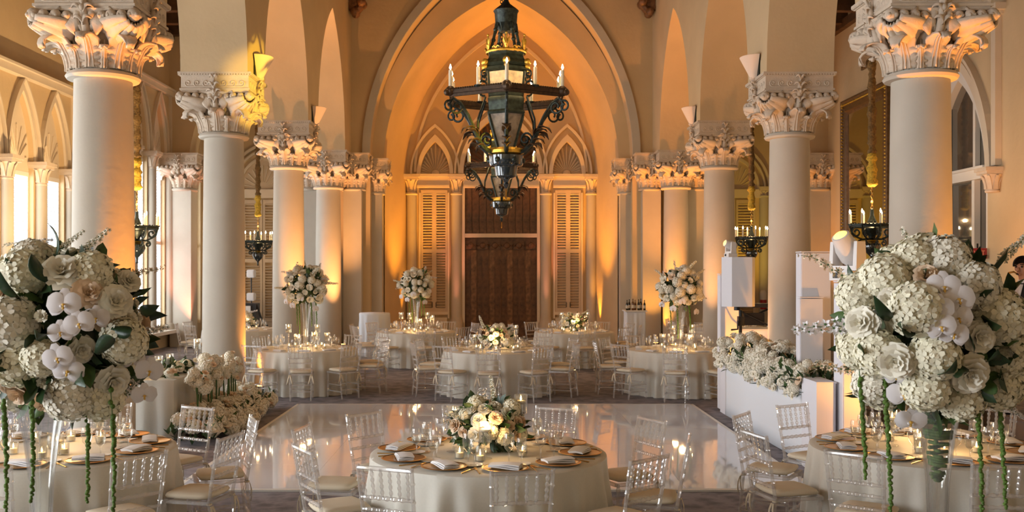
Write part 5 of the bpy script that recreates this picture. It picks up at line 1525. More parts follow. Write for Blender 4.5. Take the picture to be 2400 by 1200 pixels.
def centre(key, label, R0, n, seed, fine, **kw):
    x, y, w, off, _ = SPEC[key]
    gb.spawn('glass_bowl', 'low clear glass bowl under the flowers, ' + w, 'bowl', (x, y, TOP + 0.001), group='centrepiece bowls')
    low_arrangement(label, (x, y, TOP + 0.09 + R0 * 0.45), R0, n, seed, fine, grp='low centrepieces', **kw)
centre('front', 'low ivory and peach rose centrepiece with green leaves on the front middle table', 0.225, 46, 31, True, peach=0.45, spr=5)
centre('midc', 'low cream rose centrepiece on the middle table beyond dance floor', 0.26, 34, 32, False, peach=0.4)
centre('farr', 'low cream rose centrepiece on the right table nearest wooden doors', 0.25, 28, 33, False, peach=0.5)
centre('ail', 'low white flower centrepiece on the table in the window aisle', 0.24, 24, 34, False, peach=0.0)

def tall_far(label, x, y, zc, R0, seed, key):
    r_ = random.Random(seed); k = Kit(); placed = []
    k.add('foliage', foliage_mesh(R0 * 0.9, 150, seed, ll=0.13), kind='stuff')
    for t in range(900):
        z = r_.uniform(-0.7, 1); a = r_.uniform(0, 2 * pi); q = sqrt(1 - z * z); dv = Vector((q * cos(a), q * sin(a), z)); p = dv * R0 * r_.uniform(0.85, 1.0)
        rr = r_.uniform(0.055, 0.09)
        if any((p - b).length < (rr + br) * 0.8 for b, br in placed): continue
        placed.append((p, rr)); u = r_.random()
        k.add('rose' if u < 0.5 else 'hydrangea', (ROSE_S[0] if u < 0.4 else ROSE_S[1]) if u < 0.5 else HYD_S, p, aim((dv + Vector((0, -0.2, 0))).normalized(), r_.uniform(0, 6)), rr / 0.075 if u < 0.5 else rr / 0.1)
        if len(placed) > 58: break
    for q in range(11):
        a = 2 * pi * q / 11; dv = Vector((cos(a), sin(a) * 0.6, r_.uniform(-0.5, 1.4))).normalized()
        k.add('flower_spray', SPRAYS[q % 3], dv * R0 * 0.75, aim(dv, a), r_.uniform(0.55, 0.8))
    for q in range(5):
        a = 2 * pi * q / 5 + 0.4
        k.add('orchid', ORC, (R0 * 0.95 * cos(a), -abs(R0 * 0.9 * sin(a)), -R0 * 0.4 - 0.06 * q), aim(Vector((cos(a), -1, 0)).normalized(), 0), 1.0)
        k.add('hanging_amaranth', AM_FAR[q % 2], (R0 * 0.5 * cos(a), R0 * 0.5 * sin(a), -R0 * 0.7))
    k.spawn('tall_flower_ball', label, 'flower arrangement', (x, y, zc), group='tall arrangements beyond the dance floor')
    trumpet_vase('tall clear trumpet vase carrying the flower ball, ' + SPEC[key][2], x, y, zc - R0 * 0.8 - TOP, 0.10, 0.04, group='far trumpet vases')
AM_FAR = [make_amaranth(0.45, 91), make_amaranth(0.6, 92)]
for key, px, py, R0, sd, lab in (('midl', 716, 672, 0.36, 41, 'tall white flower ball standing before the third left column'), ('farl', 975, 668, 0.36, 42, 'tall white flower ball left of the wooden doors'), ('midr', 1595, 678, 0.37, 43, 'tall white flower ball before the last right column')):
    x, y = SPEC[key][:2]
    p = P(px, py, y); tall_far(lab, p.x if abs(p.x - x) < 0.5 else x, y, p.z, R0, sd, key)

# ------------------------------------------------------------------ sweetheart table with standing stems and a floor meadow, left
sx0, sx1, sy0, sy1 = -5.35, -4.05, 12.55, 14.6
def draped_box(x0, x1, y0, y1, h, amp, fx, seed):
    r_ = random.Random(seed); mb = MB(); per = []
    N = 40
    for (a, b, nx, ny) in (((x0, y0), (x1, y0), 0, -1), ((x1, y0), (x1, y1), 1, 0), ((x1, y1), (x0, y1), 0, 1), ((x0, y1), (x0, y0), -1, 0)):
        for k in range(N):
            t = k / N; per.append((a[0] + (b[0] - a[0]) * t, a[1] + (b[1] - a[1]) * t, nx * sin(pi * t) ** 0.3 if t else 0, ny * sin(pi * t) ** 0.3 if t else 0))
    n = len(per); L = sum(((per[i][0] - per[i - 1][0]) ** 2 + (per[i][1] - per[i - 1][1]) ** 2) ** 0.5 for i in range(n)); s = 0; vs = [((x0 + x1) / 2, (y0 + y1) / 2, h)]; fs = []
    arc = [0]
    for i in range(1, n): arc.append(arc[-1] + ((per[i][0] - per[i - 1][0]) ** 2 + (per[i][1] - per[i - 1][1]) ** 2) ** 0.5)
    lv = [(h, 0), (h - 0.02, 0.1), (h * 0.7, 0.6), (h * 0.35, 0.9), (0.005, 1.1)]
    for z, w in lv:
        for i in range(n):
            x, y, nx, ny = per[i]; wv = amp * w * (0.6 + 0.5 * sin(arc[i] * fx) + 0.4 * sin(arc[i] * fx * 1.7 + 1))
            vs.append((x + nx * wv, y + ny * wv, z))
    for i in range(n): fs.append((0, 1 + i, 1 + (i + 1) % n))
    for k in range(len(lv) - 1):
        for i in range(n): fs.append((1 + k * n + i, 1 + (k + 1) * n + i, 1 + (k + 1) * n + (i + 1) % n, 1 + k * n + (i + 1) % n))
    mb.add(vs, fs, 0, True); return mb
one('sweetheart_table', draped_box(sx0, sx1, sy0, sy1, 0.76, 0.03, 16, 1).mesh('sweetheart_table', CLOTH, 50), 'long draped head table beside the first left column, edged with flowers', 'table')
r_ = random.Random(12)
k = Kit()
fm1 = MB()
for q in range(380):
    y = r_.uniform(sy0 - 0.5, sy1 + 1.0); x = sx1 + r_.uniform(0.03, 0.62); z = r_.uniform(0.02, 0.26)
    d = Vector((r_.uniform(-0.5, 1), r_.uniform(-0.7, 0.7), r_.uniform(0.2, 1))).normalized(); M = Matrix.Translation((x, y, z)) @ d.to_track_quat('Z', 'Y').to_matrix().to_4x4()
    L = 0.12; W = 0.03
    fm1.add([(0, 0, 0), (-W, 0.02, L * 0.4), (0, 0.02, L), (W, 0.02, L * 0.4)], [(0, 1, 2, 3)], r_.randint(0, 1), True, M)
k.add('foliage', fm1.mesh('foliage', [LEAF, LEAF2], 0), kind='stuff')
for q in range(260):
    u = r_.random()
    y = sy0 - 0.45 + u * 3.25; edge = 0.66 - 0.15 * abs(u - 0.5)
    x = sx1 + 0.05 + edge * r_.random() ** 0.8; hmax = 0.40 * (1 - ((x - sx1) / 0.85) ** 2)
    z = max(0.07, hmax * r_.uniform(0.55, 1.0))
    d = Vector((0.5 * r_.random() + 0.2, r_.uniform(-0.6, 0.3), 0.9)).normalized()
    if r_.random() < 0.6: k.add('rose', ROSE_S[0] if r_.random() < 0.6 else ROSE_S[1], (x, y, z), aim(d, q), r_.uniform(0.8, 1.25))
    else: k.add('hydrangea', HYD_S, (x, y, z), aim(d, q), r_.uniform(0.7, 1.05))
k.spawn('floor_flower_bed', 'low bed of cream roses on the carpet before the head table', 'flower arrangement', (0, 0, 0))
k = Kit()
for q in range(17):
    y = sy0 + 0.10 + q * 0.125 + r_.uniform(-0.04, 0.04); x = sx1 + r_.uniform(0.18, 0.32); h = r_.uniform(0.60, 0.80)
    mb = MB(); mb.tube([(0, 0, 0.1), (r_.uniform(-.04, .04), r_.uniform(-.04, .04), h * 0.5), (r_.uniform(-.03, .03), 0, h)], 0.011, 5); si = k.add('stem', mb.mesh('stem', STEM), (x, y, 0.05))
    for j in range(5):
        k.add('rose' if j % 2 else 'hydrangea', (ROSE_S[j % 2] if j % 2 else HYD_S), (r_.uniform(-.10, .10), r_.uniform(-.10, .10), h + r_.uniform(-0.10, 0.14)), aim(Vector((r_.uniform(0, 1), r_.uniform(-1, 0.3), 0.7)).normalized(), j), r_.uniform(0.55, 0.85), sub=si)
    k.add('leaf', LEAVES[q % 3], (0, 0, h * 0.95), aim(Vector((r_.uniform(-1, 1), r_.uniform(-1, 1), 0.5)).normalized()), 1.1, sub=si)
k.spawn('standing_stem_flowers', 'row of tall green stems topped with white flowers before the head table', 'flower arrangement', (0, 0, 0))
k = Kit()
for q in range(34):
    y = sy0 + 0.05 + r_.random() * 2.0; x = sx1 - 0.05 - r_.random() * (0.9 if q % 2 else 0.25)
    if q % 2: y = sy0 + 0.05 + 0.25 * r_.random()
    k.add('rose' if q % 3 else 'hydrangea', ROSE_S[q % 2] if q % 3 else HYD_S, (x, y, TOP + 0.06 + r_.uniform(0, 0.07)), aim(Vector((0.4, -0.6, 0.8)).normalized(), q), r_.uniform(0.55, 0.8))
k.add('foliage', foliage_mesh(0.28, 120, 71, sq=(1.0, 2.4, 0.25)), (sx1 - 0.32, sy0 + 0.85, TOP + 0.06), kind='stuff')
k.spawn('table_garland', 'white flower garland lying along the top of the head table', 'flower arrangement', (0, 0, 0))
for j, (px, py, h) in enumerate(((372, 868, 0.12), (398, 872, 0.12), (418, 876, 0.0), (462, 850, 0.28), (488, 868, 0.0))):
    y = 13.0 + 0.3 * j; HUR[h].spawn('floating_candle_holder', ('first', 'second', 'third', 'tallest', 'last')[j] + ' glass with floating candle on the head table', 'candle holder', ((px - VPX) * y / F, y, TOP + 0.001), group='floating candles of the head table')
lamp('candle_glow', (-4.6, 13.4, TOP + 0.4), 6, CANDLE, 0.06)

# ------------------------------------------------------------------ cocktail table, bar with bottles, lamp and case in the window aisle
k = Kit(); mb = MB(); mb.lathe([(0.0, 1.08), (0.37, 1.08), (0.385, 1.06), (0.385, 1.02), (0.375, 0.75), (0.37, 0.62), (0.375, 0.4), (0.40, 0.05), (0.405, 0.004)], 60, cap=False, wob=lambda a, q: 1 + (0.05 * sin(9 * a) + 0.04 * sin(15 * a)) * (q > 3))
k.add('cloth_cover', mb.mesh('cloth_cover', WHITECLOTH, 0)); mb = MB(); mb.lathe([(0.36, 1.06), (0.38, 1.07), (0.36, 1.075)], 24); k.add('tabletop', mb.mesh('tabletop', WHITECLOTH))
k.spawn('cocktail_table', 'tall white draped cocktail table against the arch pier left of doors', 'table', P(878, 0, 25.2).to_2d().to_3d() if False else ((878 - VPX) * 25.0 / F, 25.0, 0))
by = 26.6; bx0 = (1486 - VPX) * by / F
k = Kit(); mb = draped_box(-0.25, 0.25, -0.30, 0.30, 1.04, 0.03, 30, 2); k.add('pleated_skirt', mb.mesh('pleated_skirt', WHITECLOTH, 50)); mb = MB(); mb.box((0, 0, 1.065), (0.58, 0.68, 0.035)); k.add('bar_top', mb.mesh('bar_top', WHITEPAINT))
k.spawn('bar_counter', 'narrow bar counter with white pleated skirt by the right arch pier', 'bar', (bx0 + 0.015, by, 0))
mb = MB(); mb.lathe([(0.036, 0), (0.038, 0.01), (0.038, 0.19), (0.030, 0.215), (0.013, 0.25), (0.013, 0.30), (0.015, 0.305), (0.015, 0.32), (0, 0.322)], 12); BM1, BM2 = mb.mesh('glass', BOTTLE), mb.mesh('glass', AMBERBOTTLE)
mb = MB(); mb.lathe([(0.039, 0.06), (0.039, 0.15)], 12, cap=False); BL = mb.mesh('label', LABELPAPER)
for j in range(7):
    k = Kit(); k.add('glass', BM2 if j in (2, 3) else BM1); k.add('label', BL)
    k.spawn('bottle', '%s bottle from the left on the bar counter, %s glass' % (['first', 'second', 'third', 'fourth', 'fifth', 'sixth', 'seventh', 'eighth', 'ninth'][j], 'amber' if j in (2, 3) else 'dark'), 'bottle', (bx0 - 0.21 + 0.077 * j, by - 0.18 + 0.12 * (j % 2), 1.0835), sc=0.85 + 0.1 * ((j * 7) % 3) / 2, group='bottles on the bar')
k = Kit(); mb = MB(); mb.lathe([(0.16, 0), (0.16, 0.02), (0.02, 0.04)], 16); k.add('base', mb.mesh('base', BLACKMETAL)); mb = MB(); mb.tube([(0, 0, 0.03), (0, 0, 2.15)], 0.018, 8); k.add('pole', mb.mesh('pole', BLACKMETAL))
for z in (1.40, 2.05):
    mb = MB(); mb.box((0, 0, 0), (0.20, 0.20, 0.20)); mb.box((0, 0, 0), (0.16, 0.225, 0.16)); mb.box((0, 0, 0), (0.225, 0.16, 0.16)); mb.box((0, 0, 0), (0.16, 0.16, 0.225)); k.add('lamp_shade', mb.mesh('lamp_shade', WHITEPLASTIC), (0, 0, z))
k.spawn('floor_lamp', 'thin dark floor lamp with two white cube shades in the window aisle', 'lamp', ((589 - VPX) * 28 / F, 28.0, 0))
k = Kit(); mb = MB(); mb.box((0, 0, 0.62), (0.62, 0.45, 1.24)); k.add('body', mb.mesh('body', BLACK)); mb = MB()
for q in range(2): mb.box((-0.12 + 0.22 * q, -0.235, 0.75), (0.13, 0.03, 0.85))
k.add('white_panel', mb.mesh('white_panel', WHITEPAINT)); mb = MB(); mb.tube([(0.3, -0.1, 1.2), (0.45, -0.15, 0.8), (0.62, -0.2, 0.62)], 0.025, 6); mb.box((0.05, -0.1, 0.5), (0.95, 0.5, 0.06)); k.add('support', mb.mesh('support', BLACKMETAL))
k.spawn('equipment_case', 'black upright case with white panels beside the cube floor lamp', 'case', ((578 - VPX) * 27.3 / F, 27.3, 0))

# ------------------------------------------------------------------ stage side, right: skirted front with hedge, towers, speaker, moving heads
SXF = 3.41
k = Kit()
mb = MB(); g = []
r_ = random.Random(14)
for i in range(41):
    y = 10.9 + i * 0.096
    g.append([(SXF + 0.012 * sin(y * 5) * (1 - z) + 0.01 * sin(y * 2.2 + z * 3), y, z) for z in (0.82, 0.6, 0.4, 0.2, 0.006)])
mb.sheet(g, -0.01); k.add('skirt', mb.mesh('skirt', WHITECLOTH, 0))
mb = MB(); mb.box((SXF + 0.30, 11.28, 0.40), (0.54, 0.72, 0.78)); mb.box((SXF + 0.30, 13.45, 0.40), (0.54, 2.54, 0.78)); mb.box((SXF + 0.09, 11.9, 0.40), (0.12, 0.6, 0.78)); k.add('platform', mb.mesh('platform', WHITEPAINT))
k.spawn('low_stage', 'long low stage front with white fabric skirt facing dance floor', 'stage', (0, 0, 0.001))
mb = MB(); mb.box((0, 0, 0.42), (0.16, 0.34, 0.84)); one('end_plinth', mb.mesh('end_plinth', SPANDEX), 'white square plinth closing the far end of the stage front', 'plinth', (SXF + 0.09, 14.95, 0.001))
k = Kit(); fm1 = MB()
for q in range(900):
    y = r_.uniform(10.9, 14.7); x = SXF + r_.uniform(-0.05, 0.5); z = 0.80 + r_.uniform(-0.12, 0.2)
    d = Vector((r_.uniform(-1, 0.4), r_.uniform(-0.9, 0.5), r_.uniform(-0.2, 1))).normalized(); M = Matrix.Translation((x, y, z)) @ d.to_track_quat('Z', 'Y').to_matrix().to_4x4()
    L = 0.14; W = 0.032
    fm1.add([(0, 0, 0), (-W, 0.02, L * 0.4), (0, 0.02, L), (W, 0.02, L * 0.4)], [(0, 1, 2, 3)], r_.randint(0, 1), True, M)
k.add('foliage', fm1.mesh('foliage', [LEAF, LEAF2], 0), kind='stuff')
for q in range(360):
    u = r_.random(); y = 10.95 + 3.85 * u
    a = r_.uniform(0, pi * 0.72)           # over the front lip, up and back
    rr = 0.20 + 0.07 * sin(y * 3.1) + 0.05 * r_.random()
    x = SXF + 0.20 - rr * 1.15 * cos(a) + 0.12 * (a > 1.4) * r_.random() * 2; z = 0.84 + rr * 1.15 * sin(a) - (0.16 * r_.random() if a < 0.5 else 0)
    d = Vector((-cos(a), r_.uniform(-0.7, 0.1), sin(a) + 0.1)).normalized()
    if 11.6 < y < 12.25 and x > 3.52: continue
    if r_.random() < 0.65: k.add('rose', ROSE_S[0] if r_.random() < 0.9 else ROSE_S[1], (x, y, z), aim(d, q), r_.uniform(0.65, 0.95))
    else: k.add('hydrangea', HYD_S, (x, y, z), aim(d, q), r_.uniform(0.5, 0.85))
for q in range(14):
    k.add('leaf', LEAVES[q % 3], (SXF + r_.uniform(0, .3), 11 + 4 * r_.random(), 0.98), aim(Vector((r_.uniform(-1, 0.5), r_.uniform(-1, 0.4), 0.6)).normalized()), 1.2)
k.spawn('flower_hedge', 'thick hedge of white roses and hydrangeas along the stage front', 'flower arrangement', (0, 0, 0))

def tower(label, x0, x1, y0, y1, h, glow=None, steps=()):
    k = Kit(); cx, cyy, w, d = (x0 + x1) / 2, (y0 + y1) / 2, x1 - x0, y1 - y0
    mb = MB()
    ed = 0.035
    for a, b in ((x0, y0), (x1, y0), (x1, y1), (x0, y1)): mb.box((a - cx - math.copysign(ed, a - cx), b - cyy - math.copysign(ed, b - cyy), h / 2), (ed * 0.6, ed * 0.6, h - 0.06))
    mb.box((0, 0, h + 0.006), (w, d, 0.012))
    k.add('frame', mb.mesh('frame', SPANDEX))
    mb = MB()
    for s in (-1, 1):
        mb.box((s * (w / 2 - 0.012), 0, h / 2), (0.02, d - 0.02, h - 0.02)); mb.box((0, s * (d / 2 - 0.012), h / 2), (w - 0.02, 0.02, h - 0.02))
    k.add('fabric_cover', mb.mesh('fabric_cover', SPANDEX))
    k.spawn('fabric_tower', label, 'tower', (cx, cyy, 0.001), group='white fabric towers of the stage')
# far tower under the speaker
tower('slim white tower behind the speaker, glowing orange at its base', 3.46, 3.78, 15.3, 15.5, 2.08)
tower('tall white tower behind stage podium', 3.66, 4.02, 11.9, 12.12, 2.36)
tower('broad stepped white tower left of the tallest one', 3.60, 3.88, 11.75, 11.89, 1.82)
tower('slim front white tower carrying the large moving head', 3.62, 3.82, 10.35, 10.65, 2.02)
k = Kit(); mb = MB()
pr = [(-0.11, -0.26), (0.07, -0.26), (0.10, -0.23), (0.10, 0.25), (-0.11, 0.25)]
mb.prism([(x, y, 0) for x, y in pr], (0, 0, 0.96)); k.add('cover', mb.mesh('cover', SPANDEX)); mb = MB(); mb.box((-0.005, 0, 0.965), (0.21, 0.52, 0.012)); k.add('top_board', mb.mesh('top_board', SPANDEX))
k.spawn('stage_podium', 'white fabric podium at the near end of the flower hedge', 'podium', (3.49, 10.72, 0.001))
# speaker on crank stand
k = Kit()
mb = MB(); pr = [(-0.24, -0.10), (-0.10, -0.22), (0.20, -0.18), (0.26, 0.02), (0.12, 0.24), (-0.20, 0.20)]
mb.prism([(x, y, 0) for x, y in pr], (0, 0, 0.74)); k.add('cabinet', mb.mesh('cabinet', SPANDEX)); 
mb = MB(); mb.lathe([(0.05, -0.06), (0.05, 0.0)], 12); k.add('pole_socket', mb.mesh('pole_socket', BLACK))
sp_ = P(1728, 718, 15.0)
k.spawn('loudspeaker', 'white fabric-covered loudspeaker on a black crank stand', 'speaker', (sp_.x, 15.0, sp_.z), R(-8))
k = Kit(); mb = MB(); mb.tube([(0, 0, 0.02), (0, 0, sp_.z - 0.062)], 0.026, 8); k.add('pole', mb.mesh('pole', BLACKMETAL))
mb = MB(); mb.tube([(0, -0.03, 1.38), (-0.06, -0.08, 1.38), (-0.06, -0.08, 1.26), (-0.16, -0.08, 1.25)], 0.014, 6); mb.box((0.0, -0.02, 1.38), (0.09, 0.09, 0.14)); k.add('crank', mb.mesh('crank', BLACK))
for q in range(3):
    a = 2 * pi * q / 3; mb = MB(); mb.tube([(0, 0, 0.7), (0.24 * cos(a), 0.24 * sin(a), 0.012)], 0.016, 6); k.add('leg', mb.mesh('leg', BLACKMETAL))
mb = MB(); mb.tube([(0.0, 0.03, 1.2), (0.10, 0.0, 1.0), (0.25, -0.02, 0.86), (0.34, -0.05, 0.75)], 0.009, 5); k.add('cable', mb.mesh('cable', BLACK))
st = P(1735, 0, 14.35)
k.spawn('speaker_stand', 'black crank stand holding up the white loudspeaker', 'stand', (sp_.x + 0.06, 15.05, 0.001))
def moving_head(label, loc, sc, tilt, rz, col, target, watt, spot):
    k = Kit(); mb = MB(); mb.box((0, 0, 0.05), (0.26, 0.26, 0.10)); mb.box((0, 0, 0.105), (0.2, 0.2, 0.02)); bi = k.add('base', mb.mesh('base', WHITEPLASTIC))
    mb = MB(); mb.box((-0.04, -0.135, 0.055), (0.07, 0.012, 0.06)); k.add('display', mb.mesh('display', BLACK), sub=bi)
    mb = MB()
    for s in (-1, 1): mb.box((s * 0.155, 0, 0.26), (0.05, 0.16, 0.30), taper=0.8)
    mb.box((0, 0, 0.13), (0.34, 0.16, 0.05)); k.add('yoke', mb.mesh('yoke', WHITEPLASTIC))
    M = Matrix.Translation((0, 0, 0.33)) @ Matrix.Rotation(tilt, 4, 'X')
    mb = MB(); mb.lathe([(0.03, -0.17), (0.09, -0.16), (0.12, -0.10), (0.125, 0.02), (0.105, 0.10), (0.095, 0.18), (0.085, 0.185)], 18, M=M); hi = k.add('head', mb.mesh('head', WHITEPLASTIC))
    mb = MB(); mb.lathe([(0.0, 0.186), (0.075, 0.186), (0.06, 0.20), (0, 0.205)], 16, M=M); k.add('lens', mb.mesh('lens', LENS), sub=hi)
    o = k.spawn('moving_head_light', label, 'stage light', loc, rz, sc, group='moving head lights')
    p = Vector(loc) + Vector((0, 0, 0.33 * sc)); dv = (Vector(target) - p).normalized()
    lamp('moving_head_beam', p + dv * 0.25 * sc, watt, col, 0.04, 'SPOT', rot=dv.to_track_quat('-Z', 'Y').to_euler(), spot=spot, blend=0.5)
YEL = (1.0, 0.62, 0.06)
mh = P(1984, 645, 10.5)
moving_head('large white moving head light on the front tower, lens glowing yellow', (3.72, 10.5, 2.04), 1.0, R(38), R(-60), YEL, (XL + 0.60, 16.9, 5.3), 8000, 9.5)
moving_head('small white moving head light on top of the loudspeaker', (sp_.x - 0.10, 15.0, sp_.z + 0.742), 0.55, R(72), R(-75), YEL, (-4.2, 19.6, 3.2), 500, 9)
# DJ table, keyboard stand, extinguisher
k = Kit(); mb = MB(); mb.box((0, 0, 0.55), (0.78, 0.6, 1.1)); k.add('fabric_front', mb.mesh('fabric_front', SPANDEX)); k.add('top_board', MB().box((0, 0, 1.11), (0.84, 0.66, 0.03)).mesh('top_board', WHITEPAINT))
djx = (1785 - VPX) * 17.0 / F
k.spawn('dj_booth', 'white fabric booth lit orange behind the second right column', 'booth', (djx, 17.6, 0.001))
k = Kit()
mb = MB()
for s in (-1, 1): mb.tube([(s * 0.32, 0, 0.0), (s * 0.32, 0, 0.38)], 0.022, 6)
mb.box((0, 0, 0.40), (0.80, 0.34, 0.07)); mb.tube([(-0.3, 0.1, 0.03), (0.3, 0.1, 0.33)], 0.018, 6); mb.tube([(0.3, -0.1, 0.03), (-0.3, -0.1, 0.33)], 0.018, 6)
k.add('frame', mb.mesh('frame', BLACK)); mb = MB(); mb.box((0.02, -0.02, 0.16), (0.36, 0.05, 0.22)); k.add('mixer', mb.mesh('mixer', BLACK))
k.spawn('keyboard_rack', 'black equipment rack standing on the booth', 'rack', (djx, 17.6, 1.1265))
k = Kit(); mb = MB(); mb.lathe([(0.07, 0), (0.075, 0.02), (0.075, 0.20)], 14); k.add('cylinder_body', mb.mesh('cylinder_body', RED))
mb = MB(); mb.lathe([(0.075, 0.20), (0.078, 0.34), (0.06, 0.40), (0.03, 0.42)], 14); mb.box((0.03, 0, 0.45), (0.10, 0.03, 0.05)); k.add('white_band', mb.mesh('white_band', WHITEPLASTIC))
mb = MB(); mb.tube([(0.04, 0, 0.44), (0.10, 0, 0.36), (0.09, -0.02, 0.12)], 0.012, 6); k.add('hose', mb.mesh('hose', BLACK))
ex = P(1790, 722, 27.5)
k.spawn('fire_extinguisher', 'red and white fire extinguisher hung on pier behind the booth', 'extinguisher', ((1789 - VPX) * 31.9 / F, 31.88, 0.90), sc=1.5)
# exit sign on a bracket under the arched window
k = Kit(); mb = MB(); mb.box((0, 0, 0), (0.32, 0.05, 0.20)); si = k.add('sign_box', mb.mesh('sign_box', SIGNRED))
mb = MB(); mb.box((0, 0, 0.14), (0.03, 0.03, 0.1)); k.add('bracket', mb.mesh('bracket', BLACKMETAL))
LET = {'E': [(-0.5, 0, 0.25, 2, 0), (0.1, 0.88, 1, 0.25, 0), (0.05, 0, 0.9, 0.25, 0), (0.1, -0.88, 1, 0.25, 0)], 'X': [(0, 0, 0.25, 2.3, 30), (0, 0, 0.25, 2.3, -30)], 'I': [(0, 0, 0.25, 2, 0)], 'T': [(0, 0, 0.25, 2, 0), (0, 0.88, 1.2, 0.25, 0)]}
for i, ch_ in enumerate('EXIT'):
    mb = MB(); cx = (-0.11, -0.035, 0.03, 0.095)[i]
    for (x, z, w, h, rt) in LET[ch_]: mb.box((0, 0, 0), (w * 0.05, 0.004, h * 0.055), M=Matrix.Translation((cx + x * 0.05, -0.027, z * 0.055)) @ Matrix.Rotation(R(rt), 4, 'Y'))
    k.add('exit_letter', mb.mesh('exit_letter', SIGNLETTER), sub=si)
k.spawn('exit_sign', 'red EXIT sign on bracket under the arched window', 'sign', (P(2291, 594, 19.0).x, 19.0, P(2291, 594, 19.0).z), R(-20))
# band riser
k = Kit(); mb = MB(); mb.box((0, 0, 0.20), (4.2, 2.6, 0.40)); mb.box((0.70, -2.55, 0.20), (2.8, 2.48, 0.40)); k.add('front_panel', mb.mesh('front_panel', GREYPANEL)); mb = MB(); mb.box((0, 0, 0.41), (4.24, 2.64, 0.02)); mb.box((0.70, -2.57, 0.41), (2.84, 2.48, 0.02)); k.add('carpeted_top', mb.mesh('carpeted_top', CARPET))
k.spawn('band_riser', 'low grey band riser behind the front right table', 'stage', (6.75, 13.6, 0.001))

# ------------------------------------------------------------------ saxophone player at the frame edge, on the riser
def skin_body(name, verts, edges, radii, m, parent, sub=2):
    me = bpy.data.meshes.new(name); me.from_pydata(verts, edges, []); me.materials.append(m)
    o = new(name, me, parent)
    md = o.modifiers.new('skin', 'SKIN')
    if not me.skin_vertices: me.skin_vertices.new()
    for i, r in enumerate(radii):
        me.skin_vertices[0].data[i].radius = r if isinstance(r, tuple) else (r, r)
    me.skin_vertices[0].data[0].use_root = True
    md.use_smooth_shade = True
    s = o.modifiers.new('sub', 'SUBSURF'); s.levels = s.render_levels = sub
    return o
px_ = P(2400, 0, 11.85).x
per = new('person', None, None, (px_, 11.85, 0.422), (0, 0, R(-58)), 1.06)
tag(per, 'person in a black suit playing saxophone on the band riser', 'person')
# facing local -Y; pelvis root
V = [(0, 0, 0.95), (0, 0.01, 1.10), (0, 0.01, 1.27), (0, 0.01, 1.42), (0, 0.0, 1.50), (0, -0.015, 1.56), (0, -0.03, 1.63), (0, -0.025, 1.72),
     (0.19, 0.01, 1.41), (0.25, -0.03, 1.13), (0.14, -0.24, 1.02), (-0.19, 0.01, 1.41), (-0.25, -0.04, 1.13), (-0.10, -0.26, 1.16),
     (0.10, 0, 0.88), (0.11, -0.02, 0.49), (0.12, 0.01, 0.09), (0.12, -0.14, 0.04), (-0.10, 0, 0.88), (-0.12, 0.0, 0.49), (-0.14, 0.03, 0.09), (-0.15, -0.12, 0.04), (0, -0.075, 1.60), (0, -0.125, 1.635)]
E = [(0, 1), (1, 2), (2, 3), (3, 4), (4, 5), (5, 6), (6, 7), (3, 8), (8, 9), (9, 10), (3, 11), (11, 12), (12, 13), (0, 14), (14, 15), (15, 16), (16, 17), (0, 18), (18, 19), (19, 20), (20, 21), (6, 22)]
V = V[:23]
RAD = [(0.15, 0.11), (0.145, 0.10), (0.165, 0.11), (0.13, 0.085), 0.052, 0.058, (0.078, 0.092), (0.066, 0.078), 0.062, 0.045, 0.034, 0.062, 0.045, 0.034, 0.085, 0.06, 0.042, 0.035, 0.085, 0.06, 0.042, 0.035, 0.045]
skin_body('body', V, E, RAD, SKIN, per)
mb = MB(); mb.tube([(0, -0.105, 1.655), (0, -0.128, 1.63), (0, -0.118, 1.615)], [0.010, 0.018, 0.012], 7)
for s in (-1, 1):
    mb.ball((s * 0.034, -0.100, 1.668), 0.012, 7, 5, 1); mb.ball((s * 0.083, -0.02, 1.65), 0.026, 7, 5, 0, sq=(0.4, 0.8, 1.2))
    mb.tube([(s * 0.018, -0.108, 1.692), (s * 0.05, -0.096, 1.692)], 0.006, 5, 1)
mb.tube([(-0.024, -0.105, 1.582), (0, -0.114, 1.580), (0.024, -0.105, 1.582)], 0.008, 6)
new('face', mb.mesh('face', [SKIN, HAIR], 0), per)
mb = MB(); g = []
for i in range(9):
    t = R(2 + 100 * i / 8); g.append([(0.088 * sin(t) * cos(a) , -0.022 + 0.108 * sin(t) * sin(a), 1.69 + 0.092 * cos(t)) for a in [R(-25 + 230 * k / 14) for k in range(15)]])
mb.sheet(g, 0.012); new('hair', mb.mesh('hair', HAIR, 0), per)
jv = [V[0], V[1], V[2], V[3], V[8], V[9], (0.17, -0.18, 1.05), V[11], V[12], (-0.13, -0.19, 1.15)]
skin_body('jacket', [(0, 0, 0.86)] + jv + [(0, 0.005, 1.485)], [(0, 1), (1, 2), (2, 3), (3, 4), (4, 5), (5, 6), (6, 7), (4, 8), (8, 9), (9, 10), (4, 11)], [(0.17, 0.13), (0.175, 0.135), (0.17, 0.125), (0.19, 0.135), (0.165, 0.12), 0.092, 0.066, 0.050, 0.092, 0.066, 0.050, 0.085], SUIT, per)
skin_body('trousers', [(0, 0, 0.93), V[14], V[15], (0.12, 0.01, 0.10), V[18], V[19], (-0.14, 0.03, 0.10)], [(0, 1), (1, 2), (2, 3), (0, 4), (4, 5), (5, 6)], [(0.165, 0.125), 0.105, 0.078, 0.062, 0.105, 0.078, 0.062], SUIT, per)
mb = MB()
for s, (x, y) in ((1, (0.12, 0.01)), (-1, (-0.145, 0.03))): mb.ball((x, y - 0.07, 0.045), 0.13, 10, 6, sq=(0.42, 1.0, 0.36))
new('shoe', mb.mesh('shoe', BLACK, 0), per)
